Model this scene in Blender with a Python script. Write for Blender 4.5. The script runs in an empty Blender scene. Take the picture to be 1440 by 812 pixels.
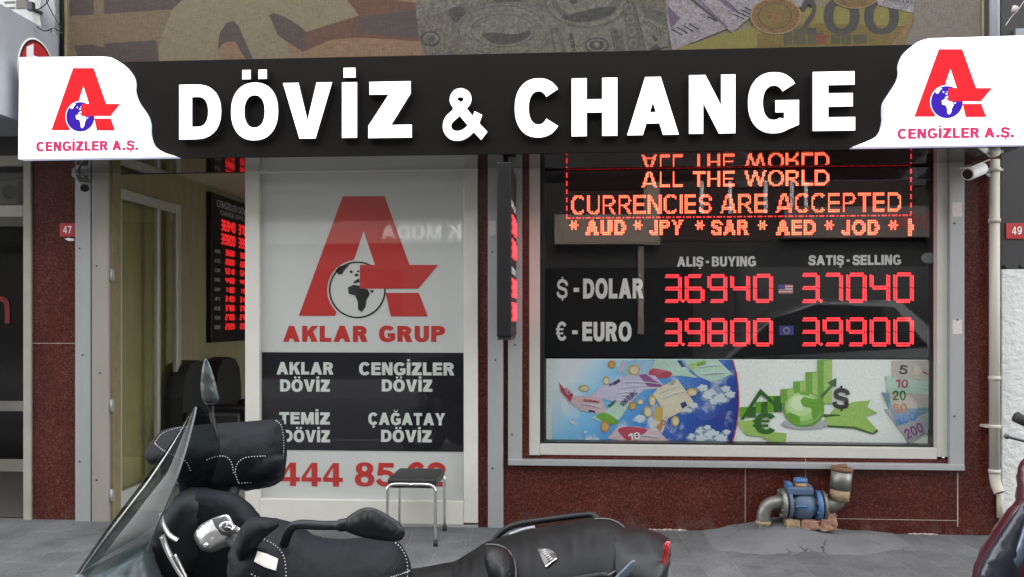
import bpy, bmesh, math, random
from mathutils import Vector, Matrix, noise
from mathutils.geometry import delaunay_2d_cdt
from mathutils.bvhtree import BVHTree
random.seed(4)
R = math.radians
S = bpy.context.scene
COL = S.collection

# ------------------------------------------------------------------ camera, sky, sun, exposure
CAM = Vector((0, -5.7, 1.45)); TH = R(3.83); F = 1150.0; HZ = 450.0
cd = bpy.data.cameras.new('camera'); cam = bpy.data.objects.new('camera', cd); COL.objects.link(cam)
cam.location = CAM; cam.rotation_euler = (R(90), 0, TH)
cd.sensor_width = 36; cd.lens = 36 * F / 1440; cd.shift_y = (HZ - 406) / 1440; cd.clip_start = .05; cd.clip_end = 500
S.camera = cam
W = bpy.data.worlds.new('World'); S.world = W; W.use_nodes = True
wn = W.node_tree.nodes; bg = wn['Background']; sk = wn.new('ShaderNodeTexSky'); sk.sky_type = 'NISHITA'; sk.sun_disc = False
SUN_EL, SUN_ROT = R(43), R(6)
sk.sun_elevation = SUN_EL; sk.sun_rotation = SUN_ROT; sk.air_density = 1.0; sk.dust_density = 3.0; sk.ozone_density = 1.0
hs = wn.new('ShaderNodeHueSaturation'); hs.inputs['Saturation'].default_value = .10; W.node_tree.links.new(sk.outputs[0], hs.inputs['Color']); W.node_tree.links.new(hs.outputs[0], bg.inputs[0])   # hazy city sky; bg.inputs[1].default_value = 0.15
sd = bpy.data.lights.new('sun', 'SUN'); sd.energy = 2.6; sd.angle = R(.53); sd.color = (1, .96, .9)
sun = bpy.data.objects.new('sun', sd); COL.objects.link(sun)
sun.rotation_euler = (R(90) - SUN_EL, 0, R(180) - SUN_ROT)
vs = S.view_settings; vs.view_transform = 'Standard'; vs.look = 'None'; vs.exposure = 0.6; vs.gamma = 1
S.cycles.use_denoising = True
S.cycles.max_bounces = 8; S.cycles.transparent_max_bounces = 16

# ------------------------------------------------------------------ pixel -> world
FW = Vector((-math.sin(TH), math.cos(TH), 0)); RT = Vector((math.cos(TH), math.sin(TH), 0)); UP = Vector((0, 0, 1))
def ray(px, py): return FW + RT * ((px - 720) / F) + UP * ((HZ - py) / F)
def P(px, py, Y):
    d = ray(px, py); return CAM + d * ((Y - CAM.y) / d.y)
def PXp(px, py, X):
    d = ray(px, py); return CAM + d * ((X - CAM.x) / d.x)
def PZ(px, py, Z):
    d = ray(px, py); return CAM + d * ((Z - CAM.z) / d.z)
def proj(v):
    r = Vector(v) - CAM; z = r.dot(FW); return (720 + F * r.dot(RT) / z, HZ - F * r.z / z)

# ------------------------------------------------------------------ materials
MATS = {}
def mk(name):
    m = bpy.data.materials.new(name); m.use_nodes = True; MATS[name] = m
    nt = m.node_tree; return m, nt, nt.nodes, nt.links, nt.nodes['Principled BSDF']
def c4(c): return (c[0], c[1], c[2], 1)
def pm(name, col, rough=.5, metal=0., coat=0., var=None, col2=None, bump=None, spec=.5, emit=None, rvar=0, stretch=None):
    """principled material; var = (scale, amount) of noise mottling towards col2, bump = (scale, strength, distance)"""
    m, nt, N, Lk, b = mk(name)
    b.inputs['Base Color'].default_value = c4(col); b.inputs['Roughness'].default_value = rough
    b.inputs['Metallic'].default_value = metal; b.inputs['Coat Weight'].default_value = coat
    b.inputs['Coat Roughness'].default_value = .04
    b.inputs['Specular IOR Level'].default_value = spec
    tc = N.new('ShaderNodeTexCoord'); mp = N.new('ShaderNodeMapping'); Lk.new(tc.outputs['Object'], mp.inputs[0])
    if stretch: mp.inputs['Scale'].default_value = stretch
    if var:
        n = N.new('ShaderNodeTexNoise'); n.inputs['Scale'].default_value = var[0]; n.inputs['Detail'].default_value = 6
        n.inputs['Roughness'].default_value = .65
        Lk.new(mp.outputs[0], n.inputs[0])
        r = N.new('ShaderNodeValToRGB'); r.color_ramp.elements[0].position = .5 - var[1] / 2; r.color_ramp.elements[1].position = .5 + var[1] / 2
        r.color_ramp.elements[0].color = c4(col); r.color_ramp.elements[1].color = c4(col2 or [x * .7 for x in col])
        Lk.new(n.outputs[0], r.inputs[0]); Lk.new(r.outputs[0], b.inputs['Base Color'])
        if rvar:
            mr = N.new('ShaderNodeMapRange'); mr.inputs[3].default_value = max(0, rough - rvar); mr.inputs[4].default_value = min(1, rough + rvar)
            Lk.new(n.outputs[0], mr.inputs[0]); Lk.new(mr.outputs[0], b.inputs['Roughness'])
    if bump:
        n2 = N.new('ShaderNodeTexNoise'); n2.inputs['Scale'].default_value = bump[0]; n2.inputs['Detail'].default_value = 5
        Lk.new(mp.outputs[0], n2.inputs[0])
        bp = N.new('ShaderNodeBump'); bp.inputs['Strength'].default_value = bump[1]; bp.inputs['Distance'].default_value = bump[2]
        Lk.new(n2.outputs[0], bp.inputs['Height']); Lk.new(bp.outputs[0], b.inputs['Normal'])
    if emit:
        b.inputs['Emission Color'].default_value = c4(emit[0]); b.inputs['Emission Strength'].default_value = emit[1]
    return m
def glass(name, tint=(1, 1, 1), ior=1.5, rough=0.0, extra=0.0):
    m, nt, N, Lk, b = mk(name); N.remove(b)
    o = N['Material Output']; t = N.new('ShaderNodeBsdfTransparent'); t.inputs[0].default_value = c4(tint)
    g = N.new('ShaderNodeBsdfGlossy'); g.inputs['Roughness'].default_value = rough
    f = N.new('ShaderNodeFresnel'); f.inputs[0].default_value = ior
    mx = N.new('ShaderNodeMixShader'); src = f.outputs[0]
    if extra:
        a = N.new('ShaderNodeMath'); a.operation = 'ADD'; a.use_clamp = True; a.inputs[1].default_value = extra; Lk.new(src, a.inputs[0]); src = a.outputs[0]
    ge = N.new('ShaderNodeNewGeometry'); iv = N.new('ShaderNodeMath'); iv.operation = 'SUBTRACT'; iv.inputs[0].default_value = 1; Lk.new(ge.outputs['Backfacing'], iv.inputs[1])
    mu = N.new('ShaderNodeMath'); mu.operation = 'MULTIPLY'; Lk.new(src, mu.inputs[0]); Lk.new(iv.outputs[0], mu.inputs[1]); src = mu.outputs[0]   # reflect on the outer faces only
    Lk.new(src, mx.inputs[0]); Lk.new(t.outputs[0], mx.inputs[1]); Lk.new(g.outputs[0], mx.inputs[2]); Lk.new(mx.outputs[0], o.inputs[0])
    return m

pm('alu', (.345, .352, .352), .45, .25, var=(9, .6), col2=(.29, .296, .296), bump=(60, .05, .002), rvar=.08, stretch=(1, 1, .25))
pm('alu_warm', (.30, .285, .245), .5, .15, var=(7, .6), col2=(.25, .235, .20), bump=(50, .06, .002), stretch=(1, 1, .3))
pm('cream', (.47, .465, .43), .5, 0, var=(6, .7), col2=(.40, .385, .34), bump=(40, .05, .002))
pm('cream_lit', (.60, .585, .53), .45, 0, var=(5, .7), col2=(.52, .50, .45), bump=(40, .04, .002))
pm('gold', (.30, .25, .14), .45, .5, var=(14, .6), col2=(.2, .16, .09))
pm('dark_gap', (.012, .011, .011), .8)
pm('fascia', (.0095, .0078, .0062), .5, 0, var=(3, .8), col2=(.0078, .0065, .0052), bump=(25, .03, .003), spec=.12)
pm('fascia_under', (.012, .011, .011), .06, 0, spec=1, coat=1)
pm('letter_side', (.012, .012, .018), .5)
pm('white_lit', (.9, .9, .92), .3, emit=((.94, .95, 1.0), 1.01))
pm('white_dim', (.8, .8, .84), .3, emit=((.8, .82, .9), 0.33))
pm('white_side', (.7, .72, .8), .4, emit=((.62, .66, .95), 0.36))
pm('logo_red_lit', (.30, .008, .012), .9, spec=0, emit=((.80, .030, .038), 0.58))
pm('logo_mag_lit', (.25, .01, .04), .9, spec=0, emit=((.62, .055, .16), 0.56))
pm('logo_blue_lit', (.02, .01, .15), .9, spec=0, emit=((.05, .018, .42), 0.56))
pm('red_vinyl', (.50, .022, .018), .42, 0, coat=.25)
pm('white_vinyl', (.63, .62, .605), .40, 0, coat=.25, var=(1.2, .9), col2=(.55, .545, .54))
pm('dark_vinyl', (.014, .012, .017), .5, spec=.15)
pm('black_ink', (.012, .010, .010), .4)
pm('pale_text', (.62, .62, .60), .4)
pm('black_plastic', (.009, .009, .010), .4, 0, var=(8, .7), col2=(.013, .013, .014), spec=.3)
pm('black_rubber', (.012, .012, .012), .7)
pm('display_black', (.006, .006, .007), .5, spec=.08)
pm('dark_wall', (.022, .021, .023), .6, 0, var=(4, .7), col2=(.032, .03, .03), bump=(30, .2, .004))
pm('white_wall', (.62, .63, .61), .75, 0, var=(5, .6), col2=(.52, .53, .51), bump=(28, .6, .02))
pm('pipe_cream', (.45, .43, .38), .5, 0, var=(7, .6), col2=(.40, .36, .29), stretch=(1, 1, .3))
pm('pipe_grey', (.30, .31, .33), .5, 0, var=(7, .6), col2=(.24, .25, .27))
pm('chrome', (.78, .79, .80), .12, 1.0)
pm('vinyl_seat', (.014, .013, .013), .42, 0, bump=(180, .25, .002))
pm('plate_red', (.42, .02, .025), .35, 0, coat=.3)
pm('white_paint', (.75, .75, .74), .4)
pm('sticker', (.60, .55, .53), .6, 0, var=(90, .25), col2=(.45, .36, .34))
pm('oval_grey', (.10, .11, .11), .5)
pm('wallpaper', (.27, .245, .14), .75, 0, var=(16, .5), col2=(.19, .17, .085), bump=(60, .4, .004), stretch=(1, 1, .22))
pm('door_frame', (.42, .42, .39), .35, .4)
pm('frame_grey', (.36, .345, .29), .5, 0, var=(6, .7), col2=(.24, .23, .20))
pm('dark_pane', (.006, .006, .007), .12, spec=.35)
glass('pane_clear', (.75, .78, .74), 1.9)
pm('inner_dark', (.50, .47, .36), .8)
pm('inner_floor', (.40, .37, .31), .35)
pm('soil_floor', (.05, .043, .038), .8, 0, var=(8, .6), col2=(.035, .03, .027))
pm('armchair', (.008, .008, .009), .55, 0, bump=(120, .3, .003))
pm('cast_blue', (.036, .105, .22), .55, 0, var=(28, .45), col2=(.075, .085, .10), bump=(90, .4, .004))
pm('cast_blue_light', (.04, .125, .28), .5, 0, var=(30, .4), col2=(.05, .12, .24))
pm('galv', (.25, .255, .24), .42, .6, var=(22, .6), col2=(.15, .145, .12), bump=(70, .35, .004))
pm('galv_dark', (.17, .175, .16), .45, .5, var=(24, .6), col2=(.10, .09, .075), bump=(70, .35, .004))
pm('rust', (.20, .095, .05), .8, 0, var=(30, .6), col2=(.09, .05, .035), bump=(80, .5, .004))
pm('brass', (.33, .21, .11), .5, .5, var=(35, .5), col2=(.16, .09, .05))
pm('terracotta', (.33, .20, .14), .85, 0, var=(30, .5), col2=(.25, .12, .08), bump=(70, .7, .006))
pm('foam', (.34, .27, .17), .9, 0, var=(40, .5), col2=(.30, .2, .1), bump=(60, .9, .008))
pm('cement', (.140, .140, .141), .85, 0, var=(5, .7), col2=(.092, .092, .093), bump=(35, .6, .01))
def cracks(mat):
    m = MATS[mat]; nt = m.node_tree; N, Lk = nt.nodes, nt.links; b = N['Principled BSDF']; tc = N.new('ShaderNodeTexCoord')
    nz = N.new('ShaderNodeTexNoise'); nz.inputs['Scale'].default_value = 6; nz.inputs['Detail'].default_value = 4; Lk.new(tc.outputs['Object'], nz.inputs[0])
    ad = N.new('ShaderNodeVectorMath'); ad.operation = 'MULTIPLY_ADD'; Lk.new(nz.outputs['Color'], ad.inputs[0]); ad.inputs[1].default_value = (.22, .22, .22); Lk.new(tc.outputs['Object'], ad.inputs[2])
    v = N.new('ShaderNodeTexVoronoi'); v.feature = 'DISTANCE_TO_EDGE'; v.inputs['Scale'].default_value = 3.2; Lk.new(ad.outputs[0], v.inputs[0])
    r = N.new('ShaderNodeMapRange'); r.inputs[1].default_value = .004; r.inputs[2].default_value = .014; r.inputs[3].default_value = .25; r.inputs[4].default_value = 1; Lk.new(v.outputs['Distance'], r.inputs[0])
    src = b.inputs['Base Color'].links[0].from_socket
    ms = N.new('ShaderNodeTexNoise'); ms.inputs['Scale'].default_value = 2.2; Lk.new(tc.outputs['Object'], ms.inputs[0])
    mk2 = N.new('ShaderNodeMapRange'); mk2.inputs[1].default_value = .50; mk2.inputs[2].default_value = .58; mk2.inputs[3].default_value = 1; mk2.inputs[4].default_value = 0; Lk.new(ms.outputs[0], mk2.inputs[0])
    mxx = N.new('ShaderNodeMath'); mxx.operation = 'MAXIMUM'; Lk.new(r.outputs[0], mxx.inputs[0]); Lk.new(mk2.outputs[0], mxx.inputs[1]); r = mxx
    mu = N.new('ShaderNodeVectorMath'); mu.operation = 'SCALE'; Lk.new(src, mu.inputs[0]); Lk.new(r.outputs[0], mu.inputs['Scale']); Lk.new(mu.outputs[0], b.inputs['Base Color'])
cracks('cement')
pm('grout', (.42, .38, .34), .9, 0, var=(40, .5), col2=(.3, .2, .16))
# scooter
pm('scooter_black', (.0045, .005, .0058), .42, 0, var=(10, .6), col2=(.007, .0075, .0085), spec=.3)
pm('scooter_gloss', (.010, .014, .020), .14, 0, coat=.8)
pm('scooter_grey', (.075, .088, .092), .40, .4, coat=.2)
pm('silver', (.70, .69, .67), .32, .9)
pm('plate_steel', (.10, .092, .09), .32, .6)
pm('mitt_fabric', (.0036, .0042, .0062), .62, 0, var=(9, .6), col2=(.006, .0068, .0095), bump=(26, .5, .010), spec=.18)
pm('reflective', (.66, .62, .56), .6)
pm('stitch', (.62, .63, .64), .6)
pm('seat_skin', (.0045, .0045, .0048), .52, 0, bump=(420, .3, .001), spec=.22)
pm('seat_skin_shiny', (.005, .005, .0055), .42, 0, bump=(420, .25, .001), spec=.3)
pm('piping', (.10, .095, .09), .6)
pm('tail_red', (.42, .012, .015), .10, 0, coat=1)
pm('maroon', (.055, .008, .014), .32, .2, coat=.5)
pm('navy_panel', (.016, .019, .030), .30, 0, coat=.4)
pm('bluegrey_panel', (.10, .13, .18), .3, .3, coat=.5)
pm('tyre', (.012, .012, .012), .8)
pm('metal_dark', (.08, .08, .085), .4, .8)
# street opposite
pm('opp_wall', (.030, .027, .023), .8, 0, var=(.6, .4), col2=(.012, .011, .010))
pm('opp_pale', (.36, .31, .235), .7, 0, var=(.9, .6), col2=(.22, .19, .145))
pm('opp_glass', (.012, .013, .014), .1)
pm('opp_grey', (.17, .158, .138), .6, 0, var=(.8, .6), col2=(.11, .10, .09))
pm('car_paint', (.30, .31, .32), .3, .5, coat=1)
pm('car_glass', (.02, .022, .024), .06)
pm('asphalt', (.055, .055, .057), .9, 0, var=(3, .7), col2=(.04, .04, .042), bump=(120, .5, .006))
pm('kerb', (.30, .30, .29), .85, 0, var=(6, .6), col2=(.22, .22, .21), bump=(60, .4, .006))
glass('pane_window', (.96, .97, .96), 1.58)
glass('pane_vinyl', (.95, .96, .95), 1.5)
glass('pane_door', (.95, .96, .90), 1.7)
glass('pane_dark', (.10, .10, .10), 1.45)
glass('screen_tint', (.44, .50, .49), 1.25)
def granite():
    m, nt, N, Lk, b = mk('granite'); b.inputs['Specular IOR Level'].default_value = .28
    tc = N.new('ShaderNodeTexCoord')
    v = N.new('ShaderNodeTexVoronoi'); v.inputs['Scale'].default_value = 120; Lk.new(tc.outputs['Object'], v.inputs[0])
    n = N.new('ShaderNodeTexNoise'); n.inputs['Scale'].default_value = 55; n.inputs['Detail'].default_value = 8; n.inputs['Roughness'].default_value = .8
    Lk.new(tc.outputs['Object'], n.inputs[0])
    r = N.new('ShaderNodeValToRGB'); e = r.color_ramp.elements
    e[0].position = .0; e[0].color = (.012, .006, .006, 1); e[1].position = 1; e[1].color = (.20, .085, .072, 1)
    a = e.new(.42); a.color = (.056, .0125, .009, 1); a = e.new(.62); a.color = (.090, .022, .0155, 1)
    sx = N.new('ShaderNodeSeparateColor'); Lk.new(v.outputs['Color'], sx.inputs[0])
    mx = N.new('ShaderNodeMix'); mx.inputs[0].default_value = .42; Lk.new(n.outputs[0], mx.inputs[2]); Lk.new(sx.outputs[0], mx.inputs[3])
    Lk.new(mx.outputs[0], r.inputs[0]); 
    n3 = N.new('ShaderNodeTexNoise'); n3.inputs['Scale'].default_value = 2.3; n3.inputs['Detail'].default_value = 5; Lk.new(tc.outputs['Object'], n3.inputs[0])
    mr3 = N.new('ShaderNodeMapRange'); mr3.inputs[3].default_value = .55; mr3.inputs[4].default_value = 1.35; Lk.new(n3.outputs[0], mr3.inputs[0])
    sp_ = N.new('ShaderNodeSeparateXYZ'); Lk.new(tc.outputs['Object'], sp_.inputs[0])     # splashed street dust at the foot
    hz = N.new('ShaderNodeMapRange'); hz.inputs[1].default_value = .02; hz.inputs[2].default_value = .14; hz.inputs[3].default_value = .22; hz.inputs[4].default_value = 0; Lk.new(sp_.outputs[2], hz.inputs[0])
    nd_ = N.new('ShaderNodeTexNoise'); nd_.inputs['Scale'].default_value = 9; nd_.inputs['Detail'].default_value = 8; Lk.new(tc.outputs['Object'], nd_.inputs[0])
    md_ = N.new('ShaderNodeMapRange'); md_.inputs[1].default_value = .45; md_.inputs[2].default_value = .7; Lk.new(nd_.outputs[0], md_.inputs[0])
    mk_ = N.new('ShaderNodeMath'); mk_.operation = 'MULTIPLY'; Lk.new(hz.outputs[0], mk_.inputs[0]); Lk.new(md_.outputs[0], mk_.inputs[1])
    mu = N.new('ShaderNodeVectorMath'); mu.operation = 'SCALE'; Lk.new(r.outputs[0], mu.inputs[0]); Lk.new(mr3.outputs[0], mu.inputs['Scale'])
    dm = N.new('ShaderNodeMix'); dm.data_type = 'RGBA'; Lk.new(mk_.outputs[0], dm.inputs[0]); Lk.new(mu.outputs[0], dm.inputs[6]); dm.inputs[7].default_value = (.17, .15, .135, 1)
    Lk.new(dm.outputs[2], b.inputs['Base Color'])
    mr = N.new('ShaderNodeMapRange'); mr.inputs[3].default_value = .10; mr.inputs[4].default_value = .34; Lk.new(n3.outputs[0], mr.inputs[0]); Lk.new(mr.outputs[0], b.inputs['Roughness'])
granite()
def pavers():
    m, nt, N, Lk, b = mk('pavers')
    tc = N.new('ShaderNodeTexCoord'); mp = N.new('ShaderNodeMapping'); mp.inputs['Rotation'].default_value = (0, 0, R(87)); Lk.new(tc.outputs['Object'], mp.inputs[0])
    nd = N.new('ShaderNodeTexNoise'); nd.inputs['Scale'].default_value = 7; nd.inputs['Detail'].default_value = 3; Lk.new(mp.outputs[0], nd.inputs[0])
    ad = N.new('ShaderNodeVectorMath'); ad.operation = 'MULTIPLY_ADD'; Lk.new(nd.outputs['Color'], ad.inputs[0]); ad.inputs[1].default_value = (.014, .014, 0); Lk.new(mp.outputs[0], ad.inputs[2])
    br = N.new('ShaderNodeTexBrick'); Lk.new(ad.outputs[0], br.inputs[0])
    br.inputs['Scale'].default_value = 1; br.inputs['Brick Width'].default_value = .46; br.inputs['Row Height'].default_value = .20
    br.inputs['Mortar Size'].default_value = .007; br.inputs['Mortar Smooth'].default_value = .6; br.inputs['Bias'].default_value = 0
    br.inputs['Color1'].default_value = (.088, .090, .0905, 1); br.inputs['Color2'].default_value = (.112, .1135, .114, 1); br.inputs['Mortar'].default_value = (.142, .142, .138, 1)
    n = N.new('ShaderNodeTexNoise'); n.inputs['Scale'].default_value = 3.5; n.inputs['Detail'].default_value = 8; n.inputs['Roughness'].default_value = .7; Lk.new(tc.outputs['Object'], n.inputs[0])
    n2 = N.new('ShaderNodeTexNoise'); n2.inputs['Scale'].default_value = 60; n2.inputs['Detail'].default_value = 4; n2.inputs['Roughness'].default_value = .8; Lk.new(tc.outputs['Object'], n2.inputs[0])
    mr = N.new('ShaderNodeMapRange'); mr.inputs[1].default_value = .3; mr.inputs[2].default_value = .7; mr.inputs[3].default_value = .6; mr.inputs[4].default_value = 1.3; Lk.new(n.outputs[0], mr.inputs[0])
    mr2 = N.new('ShaderNodeMapRange'); mr2.inputs[1].default_value = .3; mr2.inputs[2].default_value = .7; mr2.inputs[3].default_value = .62; mr2.inputs[4].default_value = 1.36; Lk.new(n2.outputs[0], mr2.inputs[0])
    mm = N.new('ShaderNodeMath'); mm.operation = 'MULTIPLY'; Lk.new(mr.outputs[0], mm.inputs[0]); Lk.new(mr2.outputs[0], mm.inputs[1])
    mu = N.new('ShaderNodeVectorMath'); mu.operation = 'SCALE'; Lk.new(br.outputs[0], mu.inputs[0]); Lk.new(mm.outputs[0], mu.inputs['Scale']); Lk.new(mu.outputs[0], b.inputs['Base Color'])
    b.inputs['Roughness'].default_value = .72
    sb = N.new('ShaderNodeMath'); sb.operation = 'MULTIPLY_ADD'; Lk.new(br.outputs['Fac'], sb.inputs[0]); sb.inputs[1].default_value = -1.0; Lk.new(n2.outputs[0], sb.inputs[2])
    bp = N.new('ShaderNodeBump'); bp.inputs['Strength'].default_value = .8; bp.inputs['Distance'].default_value = .008; Lk.new(sb.outputs[0], bp.inputs['Height']); Lk.new(bp.outputs[0], b.inputs['Normal'])
pavers()
def weave(name, col, k=1.0):
    """printed mesh fabric: colour times a woven thread pattern"""
    m, nt, N, Lk, b = mk(name)
    tc = N.new('ShaderNodeTexCoord')
    out = None
    for sc in ((260, 260, 16), (16, 260, 260)):
        mp = N.new('ShaderNodeMapping'); mp.inputs['Scale'].default_value = sc; Lk.new(tc.outputs['Object'], mp.inputs[0])
        n = N.new('ShaderNodeTexNoise'); n.inputs['Scale'].default_value = 1; n.inputs['Detail'].default_value = 2; Lk.new(mp.outputs[0], n.inputs[0])
        if out is None: out = n.outputs[0]
        else:
            a = N.new('ShaderNodeMath'); a.operation = 'ADD'; Lk.new(out, a.inputs[0]); Lk.new(n.outputs[0], a.inputs[1]); out = a.outputs[0]
    mr = N.new('ShaderNodeMapRange'); mr.inputs[1].default_value = .6; mr.inputs[2].default_value = 1.4; mr.inputs[3].default_value = .62; mr.inputs[4].default_value = 1.38; Lk.new(out, mr.inputs[0])
    rgb = N.new('ShaderNodeRGB'); rgb.outputs[0].default_value = c4([x * k for x in col])
    ng = N.new('ShaderNodeTexNoise'); ng.inputs['Scale'].default_value = 26; ng.inputs['Detail'].default_value = 9; ng.inputs['Roughness'].default_value = .75; ng.inputs['Distortion'].default_value = 1.5; Lk.new(tc.outputs['Object'], ng.inputs[0])
    me_ = N.new('ShaderNodeMapRange'); g_ = .42 if name in ('b_note', 'b_grey', 'b_mid', 'b_dark', 'b_coin', 'b_lilac') else .12
    me_.inputs[1].default_value = .38; me_.inputs[2].default_value = .62; me_.inputs[3].default_value = 1 - g_; me_.inputs[4].default_value = 1 + g_; Lk.new(ng.outputs[0], me_.inputs[0])
    m2 = N.new('ShaderNodeMath'); m2.operation = 'MULTIPLY'; Lk.new(mr.outputs[0], m2.inputs[0]); Lk.new(me_.outputs[0], m2.inputs[1]); mr = m2
    mu = N.new('ShaderNodeVectorMath'); mu.operation = 'SCALE'; Lk.new(rgb.outputs[0], mu.inputs[0]); Lk.new(mr.outputs[0], mu.inputs['Scale']); Lk.new(mu.outputs[0], b.inputs['Base Color'])
    b.inputs['Roughness'].default_value = .8
    return m
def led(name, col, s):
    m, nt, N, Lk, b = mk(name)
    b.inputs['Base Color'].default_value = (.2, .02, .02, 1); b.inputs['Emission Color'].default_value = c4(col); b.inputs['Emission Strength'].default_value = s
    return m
led('led_red_halo', (1, .016, .028), 1.35)  # outer ring of each dot: surrounding glow put into its colour
led('led_red_tip', (1, .045, .055), 2.3)
led('led_amber_halo', (1, .025, .02), 1.7)  # red ring around the amber tip, imitating the glow about the text
led('led_amber_tip', (1, .19, .085), 4.2)
led('led_border', (1, .05, .05), 2.0)
led('led_dim', (1, .02, .025), 0.45)
def ledboard():
    m, nt, N, Lk, b = mk('led_board')
    tc = N.new('ShaderNodeTexCoord'); v = N.new('ShaderNodeTexVoronoi'); v.inputs['Scale'].default_value = 95; v.inputs['Randomness'].default_value = 0
    Lk.new(tc.outputs['Object'], v.inputs[0]); r = N.new('ShaderNodeValToRGB'); r.color_ramp.elements[0].position = .25; r.color_ramp.elements[1].position = .4
    r.color_ramp.elements[0].color = (.05, .006, .006, 1); r.color_ramp.elements[1].color = (.007, .004, .004, 1); Lk.new(v.outputs['Distance'], r.inputs[0]); Lk.new(r.outputs[0], b.inputs['Base Color'])
    b.inputs['Roughness'].default_value = .7; b.inputs['Specular IOR Level'].default_value = .08
ledboard()

# ------------------------------------------------------------------ objects
WM = {}
def wm(o): return WM.get(o.name, Matrix.Identity(4))
def thing(name, label, cat, loc=(0, 0, 0), rot=(0, 0, 0), group=None):
    o = bpy.data.objects.new(name, None); COL.objects.link(o); o.empty_display_size = .1
    M = Matrix.Translation(Vector(loc)) @ Matrix.Rotation(rot[2], 4, 'Z') @ Matrix.Rotation(rot[0], 4, 'X')
    o.location = loc; o.rotation_euler = rot; WM[o.name] = M
    o['label'] = label; o['category'] = cat
    if group: o['group'] = group
    return o
def obj(name, bm, mats, parent=None, smooth=False, label=None, world=True):
    """links bm (world coordinates) as ONE mesh object under parent"""
    bmesh.ops.recalc_face_normals(bm, faces=bm.faces)
    me = bpy.data.meshes.new(name)
    M = Matrix.Identity(4)
    if parent is not None:
        M = wm(parent)
    else:
        xs = [v.co for v in bm.verts]
        M = Matrix.Translation(Vector(((min(v.x for v in xs) + max(v.x for v in xs)) / 2, (min(v.y for v in xs) + max(v.y for v in xs)) / 2, min(v.z for v in xs))))
    if world: bm.transform(M.inverted())
    if smooth:
        for f in bm.faces: f.smooth = True
    bm.to_mesh(me); bm.free()
    if not isinstance(mats, (list, tuple)): mats = [mats]
    for m in mats: me.materials.append(MATS[m])
    o = bpy.data.objects.new(name, me); COL.objects.link(o)
    if parent is not None: o.parent = parent
    else: o.matrix_world = M
    WM[o.name] = M
    if label: o['label'] = label
    return o
def tag(o, label, cat, group=None):
    o['label'] = label; o['category'] = cat
    if group: o['group'] = group
    return o
def struct(name, bm, m, smooth=False):
    o = obj(name, bm, m, None, smooth); o['kind'] = 'structure'; return o
def stuff(o): o['kind'] = 'stuff'; return o

def nb(): return bmesh.new()
def box(bm, x0, x1, y0, y1, z0, z1, bev=0.0, mi=0, rot=None):
    x0, x1 = min(x0, x1), max(x0, x1); y0, y1 = min(y0, y1), max(y0, y1); z0, z1 = min(z0, z1), max(z0, z1)
    M = Matrix.Translation(((x0 + x1) / 2, (y0 + y1) / 2, (z0 + z1) / 2))
    if rot is not None: M = M @ rot
    M = M @ Matrix.Diagonal((x1 - x0, y1 - y0, z1 - z0, 1))
    g = bmesh.ops.create_cube(bm, size=1, matrix=M)
    fs = set(f for v in g['verts'] for f in v.link_faces)
    if bev:
        r = bmesh.ops.bevel(bm, geom=list(set(e for f in fs for e in f.edges)), offset=bev, segments=2, affect='EDGES', profile=.5)
        fs = set(r['faces']) | set(f for f in fs if f.is_valid)
    for f in fs:
        if f.is_valid: f.material_index = mi
    return bm
def bxp(bm, px0, px1, py0, py1, Y0, Y1, bev=0.0, mi=0):
    """box whose FRONT face (plane Y0) fills the given photo rectangle; the rows are those at its middle"""
    pm_, qm = (px0 + px1) / 2, (py0 + py1) / 2
    return box(bm, P(px0, qm, Y0).x, P(px1, qm, Y0).x, Y0, Y1, P(pm_, py1, Y0).z, P(pm_, py0, Y0).z, bev, mi)
def catmull(pts, n=6, closed=False):
    pts = [Vector(p) for p in pts]; out = []; L = len(pts)
    rng = L if closed else L - 1
    for i in range(rng):
        if closed: a, b, c, d = pts[i - 1], pts[i], pts[(i + 1) % L], pts[(i + 2) % L]
        else: a, b, c, d = pts[max(i - 1, 0)], pts[i], pts[i + 1], pts[min(i + 2, L - 1)]
        for k in range(n):
            t = k / n
            out.append(.5 * ((2 * b) + (c - a) * t + (2 * a - 5 * b + 4 * c - d) * t * t + (3 * b - a - 3 * c + d) * t ** 3))
    if not closed: out.append(pts[-1])
    return out
def tube(bm, pts, rad, n=10, cap=True, mi=0, flat=1.0):
    """tube along points; rad number or list; flat squashes the second axis"""
    pts = [Vector(p) for p in pts]; L = len(pts); rings = []
    rs = rad if isinstance(rad, (list, tuple)) else [rad] * L
    up = None
    for i, p in enumerate(pts):
        t = (pts[min(i + 1, L - 1)] - pts[max(i - 1, 0)]).normalized()
        if up is None:
            up = Vector((0, 0, 1)) if abs(t.z) < .9 else Vector((1, 0, 0))
        a = (up - t * up.dot(t)).normalized(); up = a; b = t.cross(a)
        rings.append([bm.verts.new(p + (a * math.cos(2 * math.pi * k / n) * flat + b * math.sin(2 * math.pi * k / n)) * rs[i]) for k in range(n)])
    for i in range(L - 1):
        for k in range(n):
            f = bm.faces.new((rings[i][k], rings[i][(k + 1) % n], rings[i + 1][(k + 1) % n], rings[i + 1][k])); f.material_index = mi; f.smooth = True
    if cap:
        for rg in (rings[0][::-1], rings[-1]):
            f = bm.faces.new(rg); f.material_index = mi
    return bm
def cyl(bm, a, b, r, n=20, r2=None, mi=0):
    return tube(bm, [a, b], [r, r if r2 is None else r2], n, True, mi)
def ball(bm, c, r, sub=2, sc=(1, 1, 1), mi=0, smooth=True):
    g = bmesh.ops.create_icosphere(bm, subdivisions=sub, radius=r, matrix=Matrix.Translation(Vector(c)) @ Matrix.Diagonal((*sc, 1)))
    for f in set(f for v in g['verts'] for f in v.link_faces): f.material_index = mi; f.smooth = smooth
    return bm

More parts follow.
